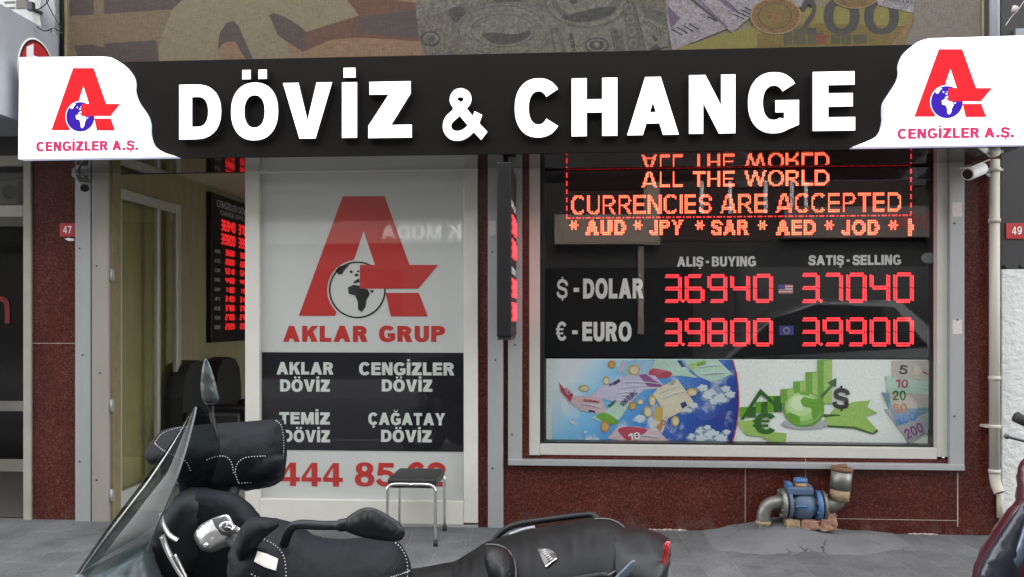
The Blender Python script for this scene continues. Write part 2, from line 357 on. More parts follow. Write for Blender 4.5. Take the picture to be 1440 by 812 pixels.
# ------------------------------------------------------------------ flat shapes: union of loops minus holes
def ccw(l):
    a = sum(l[i - 1][0] * l[i][1] - l[i][0] * l[i - 1][1] for i in range(len(l)))
    return list(l) if a > 0 else list(l)[::-1]
def shape(pos, neg=(), extra=()):
    vs_, fs = [], []
    for l in list(pos) + list(neg):
        l = ccw(l); fs.append(list(range(len(vs_), len(vs_) + len(l)))); vs_ += [Vector((p[0], p[1])) for p in l]
    vs_ += [Vector((p[0], p[1])) for p in extra]
    v, e, f, ov, oe, of = delaunay_2d_cdt(vs_, [], fs, 1 if not extra else 0, 1e-6)
    np_ = len(pos)
    keep = [t for t, o in zip(f, of) if any(i < np_ for i in o) and not any(i >= np_ for i in o)]
    return v, keep
FR = lambda Y: (Vector((0, Y, 0)), Vector((1, 0, 0)), Vector((0, 0, 1)), Vector((0, -1, 0)))
def prism(bm, sh, fr, th=.002, mi=0, side=None, back=False):
    """solid from shape: front cap at +th along the frame's normal"""
    v, fs = sh; O, U, V, Nn = fr
    fv = [bm.verts.new(O + U * p.x + V * p.y + Nn * th) for p in v]
    bv = [bm.verts.new(O + U * p.x + V * p.y) for p in v]
    cnt = {}
    for f in fs:
        x = bm.faces.new([fv[i] for i in f]); x.material_index = mi
        if back: bm.faces.new([bv[i] for i in f][::-1]).material_index = mi
        for i in range(len(f)):
            a, b = f[i], f[(i + 1) % len(f)]; cnt[(a, b)] = 1
    for (a, b) in cnt:
        if (b, a) not in cnt:
            x = bm.faces.new((fv[b], fv[a], bv[a], bv[b])); x.material_index = mi if side is None else side
    for x in fv + bv:
        if not x.link_faces: bm.verts.remove(x)
    return bm
def pxl(loop, Y): return [(q.x, q.z) for q in (P(a, b, Y) for a, b in loop)]
def flat(bm, pos, Y, neg=(), th=.002, mi=0, side=None, back=False):
    """a flat piece cut to photo-pixel loops, lying on plane Y"""
    return prism(bm, shape([pxl(l, Y) for l in pos], [pxl(l, Y) for l in neg]), FR(Y), th, mi, side, back)
def circ(cx, cy, rx, ry=None, n=40, a0=0, a1=360):
    ry = rx if ry is None else ry
    full = abs(a1 - a0) >= 360
    return [(cx + rx * math.cos(R(a0 + (a1 - a0) * k / n)), cy + ry * math.sin(R(a0 + (a1 - a0) * k / n))) for k in range(n if full else n + 1)]

# ------------------------------------------------------------------ lettering (own heavy grotesque), cap height 1
def sup(cx, cy, rx, ry, a0, a1, n=28, e=2.25):
    out = []
    for k in range(n + 1):
        a = R(a0 + (a1 - a0) * k / n); c, s = math.cos(a), math.sin(a)
        out.append((cx + rx * math.copysign(abs(c) ** (2 / e), c), cy + ry * math.copysign(abs(s) ** (2 / e), s)))
    return out
def rc(x0, x1, y0, y1): return [(x0, y0), (x1, y0), (x1, y1), (x0, y1)]
def bowl(x0, x1, y0, y1, k=.55):
    rx = min((x1 - x0) * .98, max((x1 - x0) * k, .01)); cy, ry = (y0 + y1) / 2, (y1 - y0) / 2
    return [(x0, y1), (x0, y0)] + sup(x1 - rx, cy, rx, ry, -90, 90, 18, 2.3)
def st(pts, t, n=8, smooth=True):
    p = [Vector((a[0], a[1])) for a in pts]
    if smooth: p = [Vector((q.x, q.y)) for q in catmull([(a.x, a.y, 0) for a in p], n)]
    l, r = [], []
    for i in range(len(p)):
        d = (p[min(i + 1, len(p) - 1)] - p[max(i - 1, 0)]).normalized(); nn = Vector((-d.y, d.x)) * t / 2
        l.append(tuple(p[i] + nn)); r.append(tuple(p[i] - nn))
    return l + r[::-1]
def glyph(ch, w):
    """-> (advance width, positive loops, negative loops)"""
    h = .84 * w; L = 1.12 * w
    ced = lambda cx: [st([(cx, .0 + .005), (cx + .01, -.05), (cx + .09, -.09), (cx + .09, -.17), (cx, -.2), (cx - .09, -.185)], .10)]
    if ch in 'AÄ':
        ya = (.5 - L) / .35; b0, b1 = .20, .20 + h * .85
        xl = lambda y: L + .35 * y
        neg = [[(xl(-.01), -.01), (1 - xl(-.01), -.01), (1 - xl(b0), b0), (xl(b0), b0)]]
        if ya > b1 + .03: neg.append([(xl(b1), b1), (1 - xl(b1), b1), (.5, ya)])
        return 1.0, [[(0, 0), (.35, 1), (.65, 1), (1, 0)]], neg
    if ch == 'B':
        return .84, [bowl(0, .79, .46, 1), bowl(0, .84, 0, .55)], [bowl(w, .79 - w * .9, .59, 1 - h * .8), bowl(w, .84 - w * .9, h * .8, .43)]
    if ch in 'CÇ€':
        o = sup(.46, .5, .46, .52, 36, 324, 44); i = sup(.46, .5, .46 - w, .52 - h, 38, 322, 40)
        pos = [o + i[::-1]]
        if ch == 'Ç': pos += ced(.46)
        if ch == '€': pos += [rc(-.08, .6, .55, .55 + h * .55), rc(-.08, .56, .33, .33 + h * .55)]
        return .88, pos, []
    if ch == 'D': return .88, [bowl(0, .88, 0, 1, .6)], [bowl(w, .88 - w, h, 1 - h, .62)]
    if ch == 'E': return .74, [rc(0, w, 0, 1), rc(w - .01, .74, 0, h), rc(w - .01, .70, .5 - h / 2 + .02, .5 + h / 2 + .02), rc(w - .01, .73, 1 - h, 1)], []
    if ch == 'F': return .68, [rc(0, w, 0, 1), rc(w - .01, .64, .5 - h / 2, .5 + h / 2), rc(w - .01, .68, 1 - h, 1)], []
    if ch in 'GĞ':
        o = sup(.47, .5, .47, .52, 36, 300, 44); i = sup(.47, .5, .47 - w, .52 - h, 38, 300, 40)
        pos = [o + [(.93, .12), (.93, .54), (.50, .54), (.50, .54 - h * .9), (.93 - w, .54 - h * .9), (.93 - w, .22)] + i[::-1]]
        if ch == 'Ğ': pos.append(st([(.30, 1.24), (.36, 1.14), (.47, 1.105), (.58, 1.14), (.64, 1.24)], .075))
        return .93, pos, []
    if ch == 'H': return .82, [rc(0, w, 0, 1), rc(.82 - w, .82, 0, 1), rc(w - .01, .83 - w, .5 - h / 2 + .02, .5 + h / 2 + .02)], []
    if ch in 'Iİ': return w * 1.02, [rc(0, w * 1.02, 0, 1)] + ([rc(.03, w * 1.02 - .03, 1.085, 1.26)] if ch == 'İ' else []), []
    if ch == 'J': return .68, [rc(.68 - w, .68, .34, 1), st([(.68 - w / 2, .38), (.68 - w / 2, .26), (.5, .11), (.30, .10), (.14, .2), (.11, .36)], h * 1.05)], []
    if ch == 'K': return .90, [rc(0, w, 0, 1), [(w * .9, .26), (w * .9, .26 + 1.25 * w), (.57, 1), (.57 + 1.3 * w, 1)], [(.36, .50), (.36 + w * .7, .50 + w * .9), (.92, 0), (.92 - 1.25 * w, 0)]], []
    if ch == 'L': return .68, [rc(0, w, 0, 1), rc(w - .01, .68, 0, h)], []
    if ch == 'M': return 1.02, [rc(0, w * .9, 0, 1), rc(1.02 - w * .9, 1.02, 0, 1), [(.02, 1), (.04 + w * 1.05, 1), (.51 + w * .38, 0), (.51 - w * .38, 0)], [(1.0, 1), (.98 - w * 1.05, 1), (.51 - w * .38, 0), (.51 + w * .38, 0)]], []
    if ch == 'N': return .84, [rc(0, w * .95, 0, 1), rc(.84 - w * .95, .84, 0, 1), [(.0, 1), (w * 1.1, 1), (.84, 0), (.84 - w * 1.1, 0)]], []
    if ch in 'OÖ':
        pos = [sup(.48, .5, .48, .52, 0, 360, 56)[:-1]]
        if ch == 'Ö': pos += [rc(.23, .23 + .17, 1.085, 1.25), rc(.56, .73, 1.085, 1.25)]
        return .96, pos, [sup(.48, .5, .48 - w, .52 - h, 0, 360, 48)[:-1]]
    if ch in 'PR':
        pos = [rc(0, w, 0, 1), bowl(0, .80, .40, 1)]
        if ch == 'R': pos.append([(.34, .45), (.34 + w * 1.15, .45), (.86, 0), (.86 - w * 1.18, 0)])
        return (.80 if ch == 'P' else .86), pos, [bowl(w, .80 - w, .40 + h, 1 - h)]
    if ch in 'SŞ$':
        t = h * 1.05; a = t / 2
        p = [(.76, .67), (.70, .85 - a * .3), (.43, 1.015 - a), (.19, .88 - a * .3), (.02 + w / 2, .72), (.20, .575), (.43, .51), (.66, .435), (.80 - w / 2, .28), (.67, .15), (.42, a - .015), (.14, .16), (.07, .34)]
        pos = [st(p, t)]
        if ch == 'Ş': pos += ced(.41)
        if ch == '$': pos += [rc(.37, .47, .9, 1.12), rc(.37, .47, -.12, .1)]
        return .80, pos, []
    if ch == 'T': return .78, [rc(.39 - w / 2, .39 + w / 2, 0, 1), rc(0, .78, 1 - h, 1)], []
    if ch == 'U':
        o = [(0, 1)] + sup(.41, .36, .41, .38, 180, 360, 28) + [(.82, 1)]
        i = [(w, 1.02)] + sup(.41, .36, .41 - w, .38 - h, 180, 360, 24) + [(.82 - w, 1.02)]
        return .82, [o], [i]
    if ch == 'V': return .96, [[(0, 1), (L, 1), (.48, .32), (.96 - L, 1), (.96, 1), (.48 + w * .58, 0), (.48 - w * .58, 0)]], []
    if ch == 'W':
        k = w * .5
        return 1.36, [[(0, 1), (L * .95, 1), (.36, .30), (.36 + k * .4, 0), (.36 - k * 1.1, 0)], [(1.36, 1), (1.36 - L * .95, 1), (1.0, .30), (1.0 - k * .4, 0), (1 + k * 1.1, 0)],
                      [(.36 - k * 1.1, 0), (.36 + k * 1.1, 0), (.68 + k, 1), (.68 - k, 1)], [(1 - k * 1.1, 0), (1 + k * 1.1, 0), (.68 + k, 1), (.68 - k, 1)]], []
    if ch == 'X': return .92, [[(0, 1), (L, 1), (.92, 0), (.92 - L, 0)], [(0, 0), (L, 0), (.92, 1), (.92 - L, 1)]], []
    if ch == 'Y': return .92, [[(0, 1), (L, 1), (.46, .62), (.92 - L, 1), (.92, 1), (.46 + w / 2, .40), (.46 - w / 2, .40)], rc(.46 - w / 2, .46 + w / 2, 0, .42)], []
    if ch == 'Z': return .79, [rc(.0, .79, 0, h), rc(.02, .77, 1 - h, 1), [(0, h * .95), (.79 - L * 1.35, 1 - h * .95), (.77, 1 - h * .95), (L * 1.35, h * .95)]], []
    if ch == '&':
        t = w * .92
        return .98, [st([(.98, .06), (.72, .30), (.46, .56), (.30, .70)], t), st([(.36, .64), (.25, .78), (.30, .90), (.43, .935), (.56, .88), (.58, .77), (.48, .66)], t * .82),
                     st([(.50, .68), (.30, .52), (.13, .38), (.10, .22), (.22, .09), (.42, .075), (.60, .16), (.74, .30), (.84, .52)], t * .9)], []
    if ch == '-': return .40, [rc(.03, .37, .34, .34 + h)], []
    if ch == '.': return w * 1.1, [rc(0, w * 1.1, 0, w)], []
    if ch == '0': return .76, [sup(.38, .5, .38, .52, 0, 360, 44)[:-1]], [sup(.38, .5, .38 - w, .52 - h, 0, 360, 36)[:-1]]
    if ch == '1': return .52, [rc(.52 - w, .52, 0, 1), [(.52 - w, 1), (.52 - w * .7, 1), (.52 - w, .62), (.0, .62), (.0, .80)]], []
    if ch == '2': return .74, [rc(0, .74, 0, h), st([(.11, .63), (.15, .82), (.37, .92), (.58, .83), (.62, .68), (.50, .48), (.30, .30), (.17, .10)], w * .92)], []
    if ch == '3': return .74, [st([(.09, .70), (.18, .86), (.38, .915), (.56, .83), (.57, .66), (.42, .55), (.28, .535)], h), st([(.28, .545), (.48, .50), (.62, .34), (.57, .16), (.38, .085), (.17, .14), (.07, .31)], h)], []
    if ch == '4': return .78, [rc(.63 - w, .63, 0, 1), rc(0, .78, .2, .2 + h * .9), [(0, .2), (0, .2 + h * .9), (.63 - w, 1), (.63 - w * .2, 1), (.63 - w * .6, .2)]], [[(.16, .2 + h * .9), (.63 - w, .2 + h * .9), (.63 - w, .80)]] if w < .3 else []
    if ch == '5': return .74, [rc(.10, .68, 1 - h, 1), [(.10, 1), (.10 + w * .85, 1), (.08 + w * .75, .46), (.03, .46)], st([(.12, .53), (.32, .60), (.54, .54), (.63, .34), (.55, .16), (.36, .09), (.18, .13), (.07, .29)], h)], []
    if ch in '69':
        ring = sup(.38, .33, .38, .35, 0, 360, 40)[:-1]; hole = sup(.38, .33, .38 - w, .35 - h * .95, 0, 360, 30)[:-1]
        arm = st([(.63, .77), (.55, .88), (.39, .92), (.21, .80), (.13, .60), (.115, .36)], w * .92)
        if ch == '9': f = lambda l: [(.76 - a, 1 - b) for a, b in l]; ring, hole, arm = f(ring), f(hole), f(arm)
        return .76, [ring, arm], [hole]
    if ch == '7': return .72, [rc(0, .72, 1 - h, 1), [(.72, 1 - h * 1.0), (.40, 0), (.40 - w * 1.1, 0), (.72 - w * 1.25, 1 - h * 1.0)]], []
    if ch == '8': return .76, [sup(.38, .74, .34, .275, 0, 360, 36)[:-1], sup(.38, .28, .38, .30, 0, 360, 36)[:-1]], [sup(.38, .745, .34 - w, .275 - h * .8, 0, 360, 26)[:-1], sup(.38, .27, .38 - w, .30 - h * .85, 0, 360, 26)[:-1]]
    return .35, [], []
def layout(s, w, gap=.12, space=.34):
    x = 0; out = []
    for ch in s:
        if ch == ' ': x += space; continue
        a, pos, neg = glyph(ch, w)
        sh = lambda ls, x=x: [[(p[0] + x, p[1]) for p in l] for l in ls]
        out.append((sh(pos), sh(neg))); x += a + gap
    return out, x - gap
def write(bm, s, fr, u0, u1, v0, v1, w=.24, th=.0015, mi=0, gap=.12, space=.34, side=None):
    """letters with their caps filling u0..u1, v0..v1 of the frame"""
    gl, width = layout(s, w, gap, space); sx = (u1 - u0) / width; sy = v1 - v0
    for pos, neg in gl:
        f = lambda ls: [[(u0 + p[0] * sx, v0 + p[1] * sy) for p in l] for l in ls]
        prism(bm, shape(f(pos), f(neg)), fr, th, mi, side)
    return bm
def writep(bm, s, px0, px1, py0, py1, Y, w=.24, th=.0015, mi=0, gap=.12, space=.34):
    xm, ym = (px0 + px1) / 2, (py0 + py1) / 2
    return write(bm, s, FR(Y), P(px0, ym, Y).x, P(px1, ym, Y).x, P(xm, py1, Y).z, P(xm, py0, Y).z, w, th, mi, gap, space)
def inside(sh, x, y):
    v, fs = sh
    for f in fs:
        a, b, c = v[f[0]], v[f[1]], v[f[2]]
        d1 = (x - b.x) * (a.y - b.y) - (a.x - b.x) * (y - b.y); d2 = (x - c.x) * (b.y - c.y) - (b.x - c.x) * (y - c.y); d3 = (x - a.x) * (c.y - a.y) - (c.x - a.x) * (y - a.y)
        if not ((d1 < 0 or d2 < 0 or d3 < 0) and (d1 > 0 or d2 > 0 or d3 > 0)): return True
    return False
def dot(bm, fr, u, v, r, h=.007, mi=0):
    """a little LED dome: material mi on an outer ring widened to imitate red glow, mi + 1 on the hot tip"""
    O, U, V, N_ = fr; c = O + U * u + V * v
    q = [(math.cos(k * math.pi / 3), math.sin(k * math.pi / 3)) for k in range(6)]
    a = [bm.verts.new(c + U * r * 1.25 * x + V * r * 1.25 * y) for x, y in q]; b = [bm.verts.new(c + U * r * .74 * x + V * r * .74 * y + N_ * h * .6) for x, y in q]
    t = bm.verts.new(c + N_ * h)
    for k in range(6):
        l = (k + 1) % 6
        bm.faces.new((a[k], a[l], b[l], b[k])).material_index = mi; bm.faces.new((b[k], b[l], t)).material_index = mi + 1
def dottext(bm, s, fr, u0, u1, v0, v1, rows, w, r, mi=0, gap=.12, space=.34):
    gl, width = layout(s, w, gap, space); sx = (u1 - u0) / width; sy = v1 - v0; p = sy / rows
    for pos, neg in gl:
        sh = shape([[(a * sx, b * sy) for a, b in l] for l in pos], [[(a * sx, b * sy) for a, b in l] for l in neg])
        xs = [q[0] * sx for l in pos for q in l]
        i0, i1 = int(min(xs) / p), int(max(xs) / p) + 1
        for i in range(i0, i1 + 1):
            for j in range(rows):
                if inside(sh, (i + .5) * p, (j + .5) * p): dot(bm, fr, u0 + (i + .5) * p, v0 + (j + .5) * p, r, mi=mi)
SEG = {'0': 'abcdef', '1': 'bc', '2': 'abged', '3': 'abgcd', '4': 'fgbc', '5': 'afgcd', '6': 'afgedc', '7': 'abc', '8': 'abcdefg', '9': 'abcdfg'}
def segdigit(bm, ch, fr, u, v, w, h, r, n=8, mi=0, rows=2):
    """seven-segment digit drawn with staggered rows of LEDs"""
    t = 2.3 * r if h < .12 else .0155
    def line(a, b):
        d = Vector((b[0] - a[0], b[1] - a[1])); L = d.length; d /= L; q = Vector((-d.y, d.x))
        for row in range(rows):
            o = (row - (rows - 1) / 2) * t * .95
            for k in range(n):
                x = (k + .5 + (.25 if row % 2 else -.25)) / n * L
                dot(bm, fr, a[0] + d.x * x + q.x * o, a[1] + d.y * x + q.y * o, r, mi=mi)
    m = t * .40; k = .03 * w
    S_ = {'a': ((u + m + k, v + h), (u + w - m - k, v + h)), 'g': ((u + m + k, v + h / 2), (u + w - m - k, v + h / 2)), 'd': ((u + m + k, v), (u + w - m - k, v)),
          'f': ((u, v + h / 2 + m * .6), (u, v + h - m * .6)), 'b': ((u + w, v + h / 2 + m * .6), (u + w, v + h - m * .6)), 'e': ((u, v + m * .6), (u, v + h / 2 - m * .6)), 'c': ((u + w, v + m * .6), (u + w, v + h / 2 - m * .6))}
    for s in SEG[ch]: line(*S_[s])

# ------------------------------------------------------------------ the ground
ZS = 0.0
bm = nb(); box(bm, -60, 60, -60, 60, -.5, -.16); struct('ground', bm, 'asphalt')
bm = nb(); box(bm, -30, 30, -3.9, 2.2, -.15, 0); struct('pavement', bm, 'pavers')
bm = nb(); box(bm, -30, 30, -4.06, -3.903, -.15, .004, .012); struct('kerb', bm, 'kerb')
bm = nb(); box(bm, -30, 30, -9.2, -4.064, -.158, -.15); struct('road', bm, 'asphalt')
bm = nb(); box(bm, -30, 30, -14.0, -9.2, -.155, -.01); struct('far_pavement', bm, 'pavers')

# ------------------------------------------------------------------ exchange shop building
XL, XR = P(43, 450, 0).x, P(1407, 450, 0).x
shop = thing('exchange_shop', 'red granite currency exchange shopfront with open door and lit display window', 'shop building', ((XL + XR) / 2, 0, 0))
ztop = P(735, 240, 0).z
def gran(px0, px1, py0, py1, Y0=0.0, Y1=.28):
    b = nb(); bxp(b, px0, px1, py0, py1, Y0, Y1); return b
# granite facing: pilasters, plinth and lintel (one continuous cladding)
for a_ in ((43, 106, 195, 760, .30), (672, 743.6, 195, 760, .055), (743.8, 1333, 643.4, 760, .30), (1333.3, 1407, 195, 760, .055)):
    bm = nb(); bxp(bm, *a_[:4], 0, a_[4]); obj('granite_cladding', bm, 'granite', shop)
for x0, x1, y0, y1, m in ((739.6, 740.4, 660, 742, 'dark_gap'), (1346, 1347.6, 665, 741, 'grout'), (1132.4, 1133.2, 644, 672, 'grout'), (1047.6, 1048.4, 660, 735, 'grout'), (43, 105, 482.6, 483.4, 'grout'), (1175, 1345, 730.6, 731.4, 'grout')):   # joints between slabs, some filled pale
    bm = nb(); bxp(bm, x0, x1, y0, y1, -.0012, 0); obj('joint', bm, m, shop)
# upper wall and building mass behind the sign and banner
bm = nb(); box(bm, XL - .02, XR + .4, .06, .34, 2.56, 7.5); obj('upper_wall', bm, 'dark_wall', shop)
bm = nb(); box(bm, XL - .02, XR + .4, 5.0, 5.2, -.1, 7.5); obj('rear_wall', bm, 'dark_wall', shop)
# aluminium cladding strips
for x0, x1, y0, y1, m in ((105.5, 127, 236, 736, 'alu'), (129, 152, 236, 738, 'alu_warm'), (686, 707.5, 236, 743, 'alu'), (714.5, 734, 236, 655, 'alu'), (1336, 1356.5, 208, 660, 'alu')):
    bm = nb(); bxp(bm, x0, x1, y0, y1, -.035, .0 if x0 > 600 else .10, .003); cs_ = obj('cladding_strip', bm, m, shop)
    for k in range(3):
        bm = nb(); q_ = P(x0 + (x1 - x0) * (.3 + .2 * (k % 2)), y0 + (y1 - y0) * (.22 + .3 * k) + 7 * (x0 % 5), -.0355); cyl(bm, q_, q_ + Vector((0, -.0025, 0)), .007, 8); obj('screw', bm, 'metal_dark', cs_)
bm = nb(); bxp(bm, 714.5, 1357, 650.5, 658.5, -.06, 0, .003); obj('window_sill', bm, 'alu', shop)
for x0_, x1_ in ((127, 129), (152, 153)):
    bm = nb(); bxp(bm, x0_, x1_, 236, 739, .0, .1); obj('shadow_gap', bm, 'dark_gap', shop)
bm = nb(); bxp(bm, 153, 159, 236, 740, -.005, .10); dj = obj('door_jamb', bm, 'gold', shop)
for y in (387, 571, 697):
    bm = nb(); a = P(156, y, -.012); cyl(bm, (a.x, a.y, a.z - .045), (a.x, a.y, a.z + .045), .011); box(bm, a.x - .008, a.x + .02, a.y + .006, a.y + .009, a.z - .04, a.z + .04); obj('hinge', bm, 'alu', dj, label=None)
# threshold
bm = nb(); bxp(bm, 108, 345, 738, 750, -.03, .4, .006); obj('threshold', bm, 'kerb', shop)
# fixed shopfront panel with its printed vinyl
fp = None
def frame4(bm, px0, px1, py0, py1, t, tb, Y0, Y1, bev=.004, tt=None):
    tt = t if tt is None else tt
    bxp(bm, px0, px0 + t, py0, py1, Y0, Y1, bev); bxp(bm, px1 - t, px1, py0, py1, Y0, Y1, bev)
    bxp(bm, px0 + t + .2, px1 - t - .2, py1 - tb, py1, Y0 + .002, Y1, bev); bxp(bm, px0 + t + .2, px1 - t - .2, py0, py0 + tt, Y0 + .002, Y1, bev)
bm = nb(); frame4(bm, 344.5, 672, 228, 736, 20, 32, -.02, .10, .004, 14)
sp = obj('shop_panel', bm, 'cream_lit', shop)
bm = nb(); bxp(bm, 365, 652, 242, 704, .035, .05); obj('vinyl_sheet', bm, 'white_vinyl', sp)
bm = nb(); bxp(bm, 365, 652, 496, 634, .030, .033); obj('vinyl_band', bm, 'dark_vinyl', sp)
bm = nb(); bxp(bm, 344.5, 672, 736.5, 745, -.025, .1, .003); obj('panel_base', bm, 'kerb', sp)
CG = lambda x, y: (340 + x / 2.8, 230 + y / 2.8)
LOGO = dict(
    a=[(225, 600), (398, 130), (562, 130), (661, 401), (525, 401), (480, 265), (368, 600)],
    cut=[(min(x, 464), y) for x, y in circ(455, 498, 119)],
    bar=[(465, 400), (773, 400), (695, 493), (465, 493)], foot=[(566, 510), (697, 510), (732, 602), (587, 602)],
    ring=circ(455, 498, 112), ring_in=circ(455, 498, 106),
    land=[[(418, 488), (440, 478), (462, 481), (472, 491), (497, 497), (504, 516), (490, 540), (487, 566), (472, 585), (458, 575), (457, 545), (446, 520), (422, 514)],
          [(385, 405), (424, 399), (405, 420), (396, 436), (382, 438), (368, 424)], [(440, 466), (462, 452), (464, 468), (442, 474)], circ(431, 427, 6, 6, 8), circ(452, 440, 8, 6, 8), circ(458, 425, 5, 4, 8),
          [(505, 500), (520, 500), (516, 510), (508, 508)]])
def logo(fmap, Y, mats, parent, filled):
    """A with globe; mats: red, globe, land"""
    m = lambda l: [fmap(*p) for p in l]
    bm = nb(); flat(bm, [m(LOGO['a']), m(LOGO['bar']), m(LOGO['foot'])], Y, [m(LOGO['cut'])], .003)
    o = obj('logo', bm, mats[0], parent)
    b2 = nb()
    if filled:
        flat(b2, [m(LOGO['ring'])], Y, [m(LOGO['bar'])] + [m(l) for l in LOGO['land']], .0022)
    else:
        flat(b2, [m(LOGO['ring'])], Y, [m(LOGO['ring_in']), m(LOGO['bar'])], .0022)
        flat(b2, [m(l) for l in LOGO['land']], Y, [m(LOGO['bar'])], .0022)
    obj('globe', b2, mats[1], o)
logo(CG, .034, ('red_vinyl', 'black_ink'), sp, False)
for a_ in (('AKLAR', 398, 517), ('GRUP', 533, 626)):
    bm = nb(); writep(bm, *a_, 458.5, 481, .034, .30, gap=.13); obj('lettering', bm, 'red_vinyl', sp)
bm = nb()
for s, a, b, c, d in (('AKLAR', 389, 469, 509.5, 527), ('DÖVİZ', 394, 464, 534, 551), ('CENGİZLER', 505, 639, 510, 528), ('DÖVİZ', 537, 608, 534, 551),
                      ('TEMİZ', 393, 464, 580, 597), ('DÖVİZ', 398, 464, 605, 622), ('ÇAĞATAY', 518, 626, 581, 598), ('DÖVİZ', 536, 607, 605, 622)):
    bm = nb(); writep(bm, s, a, b, c, d, .0285, .28, gap=.10); obj('lettering', bm, 'pale_text', sp)
for a_ in (('444', 394, 482), ('85', 499, 556), ('62', 571, 627)):
    bm = nb(); writep(bm, *a_, 651, 684, .034, .235, gap=.07); obj('lettering', bm, 'red_vinyl', sp)
bm = nb(); bxp(bm, 365, 652, 242, 704, .012, .015); obj('pane', bm, 'pane_vinyl', sp)

# open door leaf, swung into the room
xh = P(163, 450, .05).x
door = None
def yat(px, X): return PXp(px, 450, X).y
X1 = xh; y0d, y1d = .06, PXp(255, 450, X1).y
zd0, zd1 = .06, 2.42
bm = nb(); t = .075
box(bm, X1 - .04, X1 + .0, y0d, y0d + t, zd0, zd1, .003); box(bm, X1 - .04, X1, y1d - t, y1d, zd0, zd1, .003)
box(bm, X1 - .038, X1 - .002, y0d + t + .001, y1d - t - .001, zd0, zd0 + .12, .003); box(bm, X1 - .038, X1 - .002, y0d + t + .001, y1d - t - .001, zd1 - t, zd1, .003)
door = obj('door', bm, 'door_frame', shop)
bm = nb(); ym_ = PXp(224, 450, X1).y; box(bm, X1 - .036, X1 + .001, ym_ - .02, ym_ + .02, zd0 + .121, zd1 - t - .001, .003); obj('mullion', bm, 'door_frame', door)
bm = nb(); box(bm, X1 - .024, X1 - .016, y0d + t, y1d - t, zd0 + .12, zd1 - t); obj('pane', bm, 'pane_door', door)
# interior
XW = P(148, 450, .12).x
bm = nb(); box(bm, XW - .1, XW, .11, 4.9, -.02, 2.9); obj('interior_wall', bm, 'wallpaper', shop)
bm = nb(); box(bm, XW, 3.2, 4.6, 4.7, -.02, 2.9); obj('back_wall', bm, 'wallpaper', shop)
bm = nb(); box(bm, XW, 3.2, .31, 4.6, -.1, .05); obj('interior_floor', bm, 'inner_floor', shop)
bm = nb(); box(bm, XW, 3.2, .10, 4.6, 2.72, 2.8); obj('interior_ceiling', bm, 'inner_dark', shop)
xp = P(345, 450, .1).x
bm = nb(); box(bm, xp + .05, xp + 1.55, .12, .2, 0, 2.7); obj('partition', bm, 'inner_dark', shop)

# display window
bm = nb()
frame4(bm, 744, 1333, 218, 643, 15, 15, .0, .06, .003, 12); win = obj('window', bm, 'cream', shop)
for o in (win,): pass
bm = nb(); frame4(bm, 757, 1323.5, 226, 629, 9, 5, .058, .20, .002, 6); obj('inner_frame', bm, 'black_plastic', win)
bm = nb(); bxp(bm, 758, 1325, 216, 631, .062, .066); obj('pane', bm, 'pane_window', win)
bm = nb(); bxp(bm, 745, 1345, 200, 640, .27, .30); obj('display_back', bm, 'display_black', win)
bm = nb(); bxp(bm, 1323.5, 1333, 228, 630, .045, .2); obj('reveal', bm, 'alu', win)

# ------------------------------------------------------------------ fascia sign
sign = thing('fascia_sign', 'long dark fascia sign with glowing white letters above the shopfront', 'sign', (P(736, 216, -.5).x, -.5, P(736, 216.5, -.5).z))
YS = -.5
xs0, xs1 = P(36, 150, YS).x, P(1436, 130, YS).x
zs0, zs1 = P(736, 216.8, YS).z, P(736, 74.6, YS).z
bm = nb(); box(bm, xs0, xs1, YS, -.002, zs0, zs1, .004)
for f in bm.faces:
    if f.normal.z < -.9 and f.calc_area() > .3: f.material_index = 1
obj('fascia', bm, ['fascia', 'fascia_under'], sign)
bm = nb()   # end light boxes with a wavy inner edge
LBL = [(36, 85), (151, 84), (165, 86), (179, 95), (189, 108), (192, 118), (192, 130), (197, 145), (208, 161), (213, 174), (214, 192), (220, 207), (236, 217), (255, 223.2), (34.5, 226.5)]
LBR = [(1436, 55), (1301, 59), (1285, 64), (1269, 77), (1262, 93), (1262, 106), (1258, 118), (1247, 135), (1240, 147), (1239, 160), (1239, 173), (1234, 189), (1221, 199), (1194, 210), (1438, 206)]
def smoothloop(l, i0, i1):
    mid = [(q.x, q.y) for q in catmull([(a, b, 0) for a, b in l[i0:i1]], 5)]
    return l[:i0] + mid + l[i1:]
lbs = []
for l in (smoothloop(LBL, 1, 14), smoothloop(LBR, 1, 14)):
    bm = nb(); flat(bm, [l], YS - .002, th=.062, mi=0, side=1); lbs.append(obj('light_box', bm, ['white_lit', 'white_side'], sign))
YL = YS - .064
ax = lambda x0, sx, y0, sy: (lambda x, y: (x0 + (x - 225) * sx, y0 + (y - 130) * sy))
logo(ax(72.4, (169.3 - 72.4) / 548, 96, (184 - 96) / 472), YL - .001, ('logo_red_lit', 'logo_blue_lit'), lbs[0], True)
logo(ax(1285.5, (1395 - 1285.5) / 548, 69.5, (165 - 69.5) / 472), YL - .001, ('logo_red_lit', 'logo_blue_lit'), lbs[1], True)
bm = nb(); writep(bm, 'CENGİZLER A.Ş.', 51, 194.5, 198.5, 212.5, YL - .001, .29, gap=.10, space=.3); obj('lettering', bm, 'logo_mag_lit', lbs[0])
bm = nb(); writep(bm, 'CENGİZLER A.Ş.', 1262, 1426, 180, 194.8, YL - .001, .29, gap=.10, space=.3); obj('lettering', bm, 'logo_mag_lit', lbs[1])
